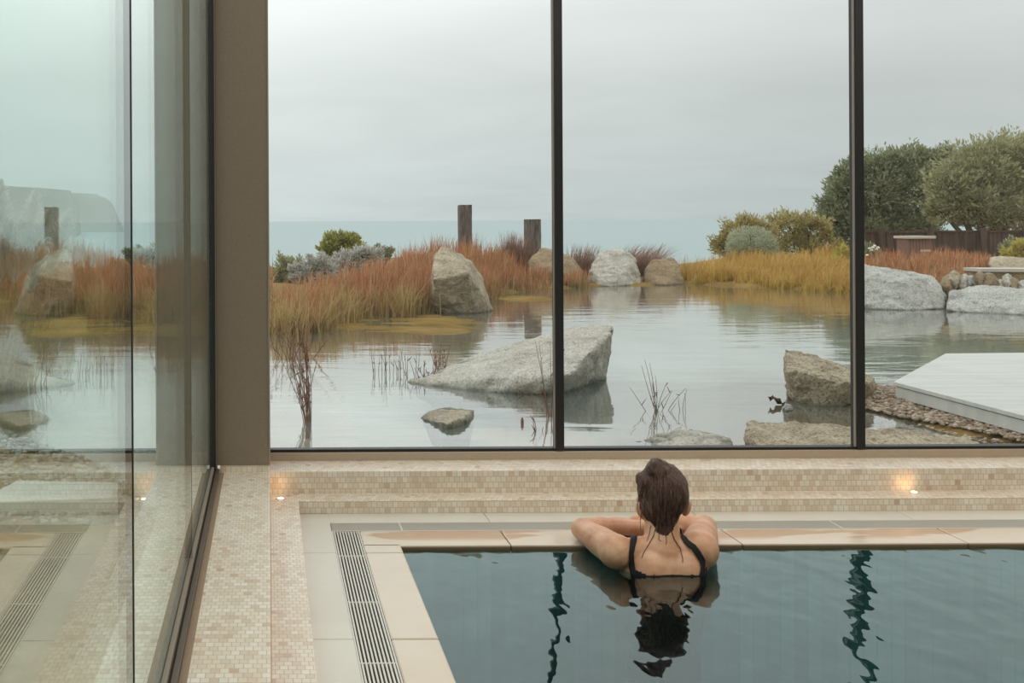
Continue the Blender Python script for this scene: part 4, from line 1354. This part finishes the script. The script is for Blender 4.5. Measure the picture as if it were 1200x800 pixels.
hand(wr_ + Vector((-0.012, 0, 0)), -1, 1)
# head, looking out at the garden
hc = at(775, 580, 3.43)
b.ellipsoid(hc + Vector((0, 0.0, 0.012)), (0.073, 0.092, 0.092))
b.ellipsoid(hc + Vector((0, 0.035, -0.045)), (0.060, 0.066, 0.082))
b.ellipsoid(hc + Vector((0, 0.075, -0.105)), (0.034, 0.030, 0.026))     # chin
b.ellipsoid(hc + Vector((0, 0.106, -0.035)), (0.013, 0.018, 0.026))     # nose
b.ellipsoid(hc + Vector((0, 0.093, 0.008)), (0.050, 0.014, 0.012))      # brow
b.ellipsoid(hc + Vector((0, 0.098, -0.073)), (0.024, 0.010, 0.011))     # lips
for s in (-1, 1):
    b.ellipsoid(hc + Vector((s * 0.036, 0.080, -0.040)), (0.022, 0.022, 0.02))
ear_l, ear_r = at(751.5, 597, 3.435), at(802, 594, 3.435)
for p_, s in ((ear_l, -1), (ear_r, 1)):
    b.ellipsoid(p_ + Vector((0.004 * s, -0.006, 0)), (0.015, 0.021, 0.032), Matrix.Rotation(0.25 * s, 3, 'Y'))
me = remesh(b.mesh('person'), 0.0048, 6, 0.5)
person = link_mesh('person', me, M['skin'], None, True)
tag(person, 'woman in the pool seen from behind, arms folded on the coping', 'person')
bm = bmesh.new(); bm.from_mesh(me); bm.normal_update()
tree = BVHTree.FromBMesh(bm)

# hair: cap, knot on top, wet nape
h = MB()
h.ellipsoid(hc + Vector((0.0, -0.012, 0.016)), (0.0815, 0.098, 0.101))
h.ellipsoid(at(774, 592, 3.40), (0.068, 0.065, 0.072))
h.capsule(at(777, 600, 3.385), at(777, 617, 3.365), 0.055, 0.034)
h.capsule(at(777, 617, 3.365), at(778, 626, 3.345), 0.030, 0.014)
h.ellipsoid(at(772, 551, 3.40), (0.044, 0.05, 0.038))
h.ellipsoid(at(770, 545, 3.39), (0.026, 0.03, 0.026))
h.ellipsoid(at(784, 556, 3.40), (0.040, 0.045, 0.036))
h.ellipsoid(at(754, 563, 3.41), (0.022, 0.04, 0.030))
h.ellipsoid(at(798, 575, 3.42), (0.020, 0.05, 0.06))
h.capsule(at(752, 572, 3.43), at(752, 594, 3.44), 0.016, 0.008)
hm = remesh(h.mesh('hair'), 0.005, 5, 0.5)
bh = bmesh.new(); bh.from_mesh(hm); bh.normal_update()
for v_ in bh.verts:
    q_ = Vector((v_.co.x * 70, v_.co.y * 45, v_.co.z * 12))
    v_.co += v_.normal * (0.0045 * mnoise.noise(q_) + 0.003 * mnoise.noise(q_ * 2.3))
bh.to_mesh(hm); bh.free()
hair = link_mesh('hair', hm, M['hair'], person, True)
bh = bmesh.new(); bh.from_mesh(hm)
htree = BVHTree.FromBMesh(bh); bh.free()
lk = MB()
hrng = random.Random(5)
for k in range(120):
    # locks combed from the crown and the sides down to the nape
    t_ = hrng.random()
    x0 = 750 + 51 * t_; y0 = 549 + 26 * abs(t_ - 0.45) * 2 + hrng.uniform(0, 14)
    x1 = 777 + (t_ - 0.5) * hrng.uniform(18, 34); y1 = hrng.uniform(600, 621)
    bow = (t_ - 0.5) * hrng.uniform(4, 16)
    pts = []
    for q in range(9):
        u_ = q / 8
        o_ = Vector((0, 0, EYE)); d_ = (at(x0 + (x1 - x0) * u_ ** 1.2 + bow * math.sin(math.pi * u_) + 0.8 * math.sin(5 * u_ + k), y0 + (y1 - y0) * u_, 3.0) - o_).normalized()
        hit_ = htree.ray_cast(o_, d_)
        if hit_[0] is not None and hit_[0].y < 3.6: pts.append(hit_[0] + hit_[1] * 0.0008)
    if len(pts) > 4:
        r_ = hrng.uniform(0.0014, 0.0032)
        lk.tube(pts, [max(0.0006, r_ * math.sin(math.pi * (0.12 + 0.8 * q / (len(pts) - 1)))) for q in range(len(pts))], 6)
# loose ends standing off the knot and the temples
for (x0, y0), (x1, y1), (x2, y2) in (((768, 545), (763, 541), (760, 545)), ((760, 552), (752, 553), (748, 560)), ((789, 549), (797, 553), (801, 561)), ((800, 585), (806, 592), (804, 602)),
                                     ((751, 580), (747, 590), (748, 603)), ((776, 540), (770, 536), (764, 539)), ((801, 570), (805, 577), (805, 586)), ((752, 600), (750, 612), (751, 622))):
    lk.tube([at(x0, y0, 3.40), at(x1, y1, 3.40), at(x2, y2, 3.41)], [0.0014, 0.0011, 0.0005], 5)
lk.build('locks', M['hair'], hair, True)


def on_back(px, py, lift=0.002):
    """where the sight line through a pixel meets her back"""
    o_ = Vector((0, 0, EYE)); d_ = (at(px, py, 3.0) - o_).normalized()
    hit = tree.ray_cast(o_, d_)
    if hit[0] is None: return None, None
    return hit[0] + hit[1] * lift, hit[1]


stm = MB()
for path, r_ in (([(768, 620), (766, 628), (760, 638), (754, 648), (752, 654)], 0.0016), ([(786, 620), (790, 632), (797, 642), (800, 654), (800, 659)], 0.0018),
                 ([(773, 620), (772, 632), (775, 634)], 0.0012), ([(780, 622), (781, 634), (780, 638)], 0.0012), ([(763, 616), (761, 626), (758, 634)], 0.0011)):
    pts = [on_back(x, y, 0.0015)[0] for x, y in path]
    pts = [p_ for p_ in pts if p_ is not None]
    if len(pts) > 1:
        stm.tube(pts, [r_ * (1 - 0.5 * k / len(pts)) for k in range(len(pts))], 6)
stm.build('wet_strands', M['hair'], hair, True)

# swimsuit: body of the suit follows the skin below the scooped back, plus straps over the shoulders
sv_, sf_ = [], []
mp = {}
for f_ in bm.faces:
    c_ = f_.calc_center_median()
    dx = abs(c_.x - XC)
    top_ = -0.010 + (0.02 * max(0, (dx - 0.09)) / 0.05 if c_.y < TY + 0.02 else 0.03)
    if dx < (0.128 if c_.z > -0.035 else 0.150) and -0.66 < c_.z < top_ and c_.y < TY + 0.14 and not (c_.z < -0.60 and dx > 0.03 and dx < 0.165 and c_.z < -0.62 + 0.3 * (dx - 0.05)):
        q_ = []
        for v_ in f_.verts:
            if v_.index not in mp:
                mp[v_.index] = len(sv_)
                sv_.append(tuple(v_.co + v_.normal * 0.003))
            q_.append(mp[v_.index])
        sf_.append(q_)
me = bpy.data.meshes.new('swimsuit'); me.from_pydata(sv_, [], sf_)
suit = link_mesh('swimsuit', me, M['suit'], person, True)
so = suit.modifiers.new('cloth_thickness', 'SOLIDIFY'); so.thickness = 0.002


def strap(path, width):
    rows = []
    for i, (x, y) in enumerate(path):
        p_, n_ = on_back(x, y, 0.003)
        if p_ is None or p_.y > TY + 0.10: continue
        rows.append((p_, n_))
    top_p = rows[0][0]
    for dy_, dz_ in ((0.02, 0.012), (0.045, 0.012), (0.075, -0.01), (0.10, -0.05)):
        hit_ = tree.find_nearest(top_p + Vector((0, dy_, dz_)))
        rows.insert(0, (hit_[0] + hit_[1] * 0.003, hit_[1]))
    mb_ = MB()
    for i, (p_, n_) in enumerate(rows):
        d_ = (rows[min(i + 1, len(rows) - 1)][0] - rows[max(i - 1, 0)][0]).normalized()
        s_ = d_.cross(n_).normalized() * width / 2
        for k in (-1, -0.5, 0, 0.5, 1):
            q_ = p_ + s_ * k
            hit = tree.find_nearest(q_)
            q_ = hit[0] + hit[1] * 0.0035
            mb_.v.append(tuple(q_))
    for i in range(len(rows) - 1):
        for k in range(4):
            a_ = i * 5 + k
            mb_.f.append((a_, a_ + 1, a_ + 6, a_ + 5))
    o_ = mb_.build('strap', M['suit'], suit, True)
    s2_ = o_.modifiers.new('t', 'SOLIDIFY'); s2_.thickness = 0.0025; s2_.offset = 1
    return o_


strap([(743, 630), (742, 634), (740, 640), (739, 648), (739, 656), (741, 664), (743, 672), (746, 682), (750, 692)], 0.021)
strap([(801, 631), (804, 635), (808, 638), (813, 641), (818, 648), (822, 656), (823, 664), (822, 672), (820, 682), (816, 692)], 0.021)
bm.free()
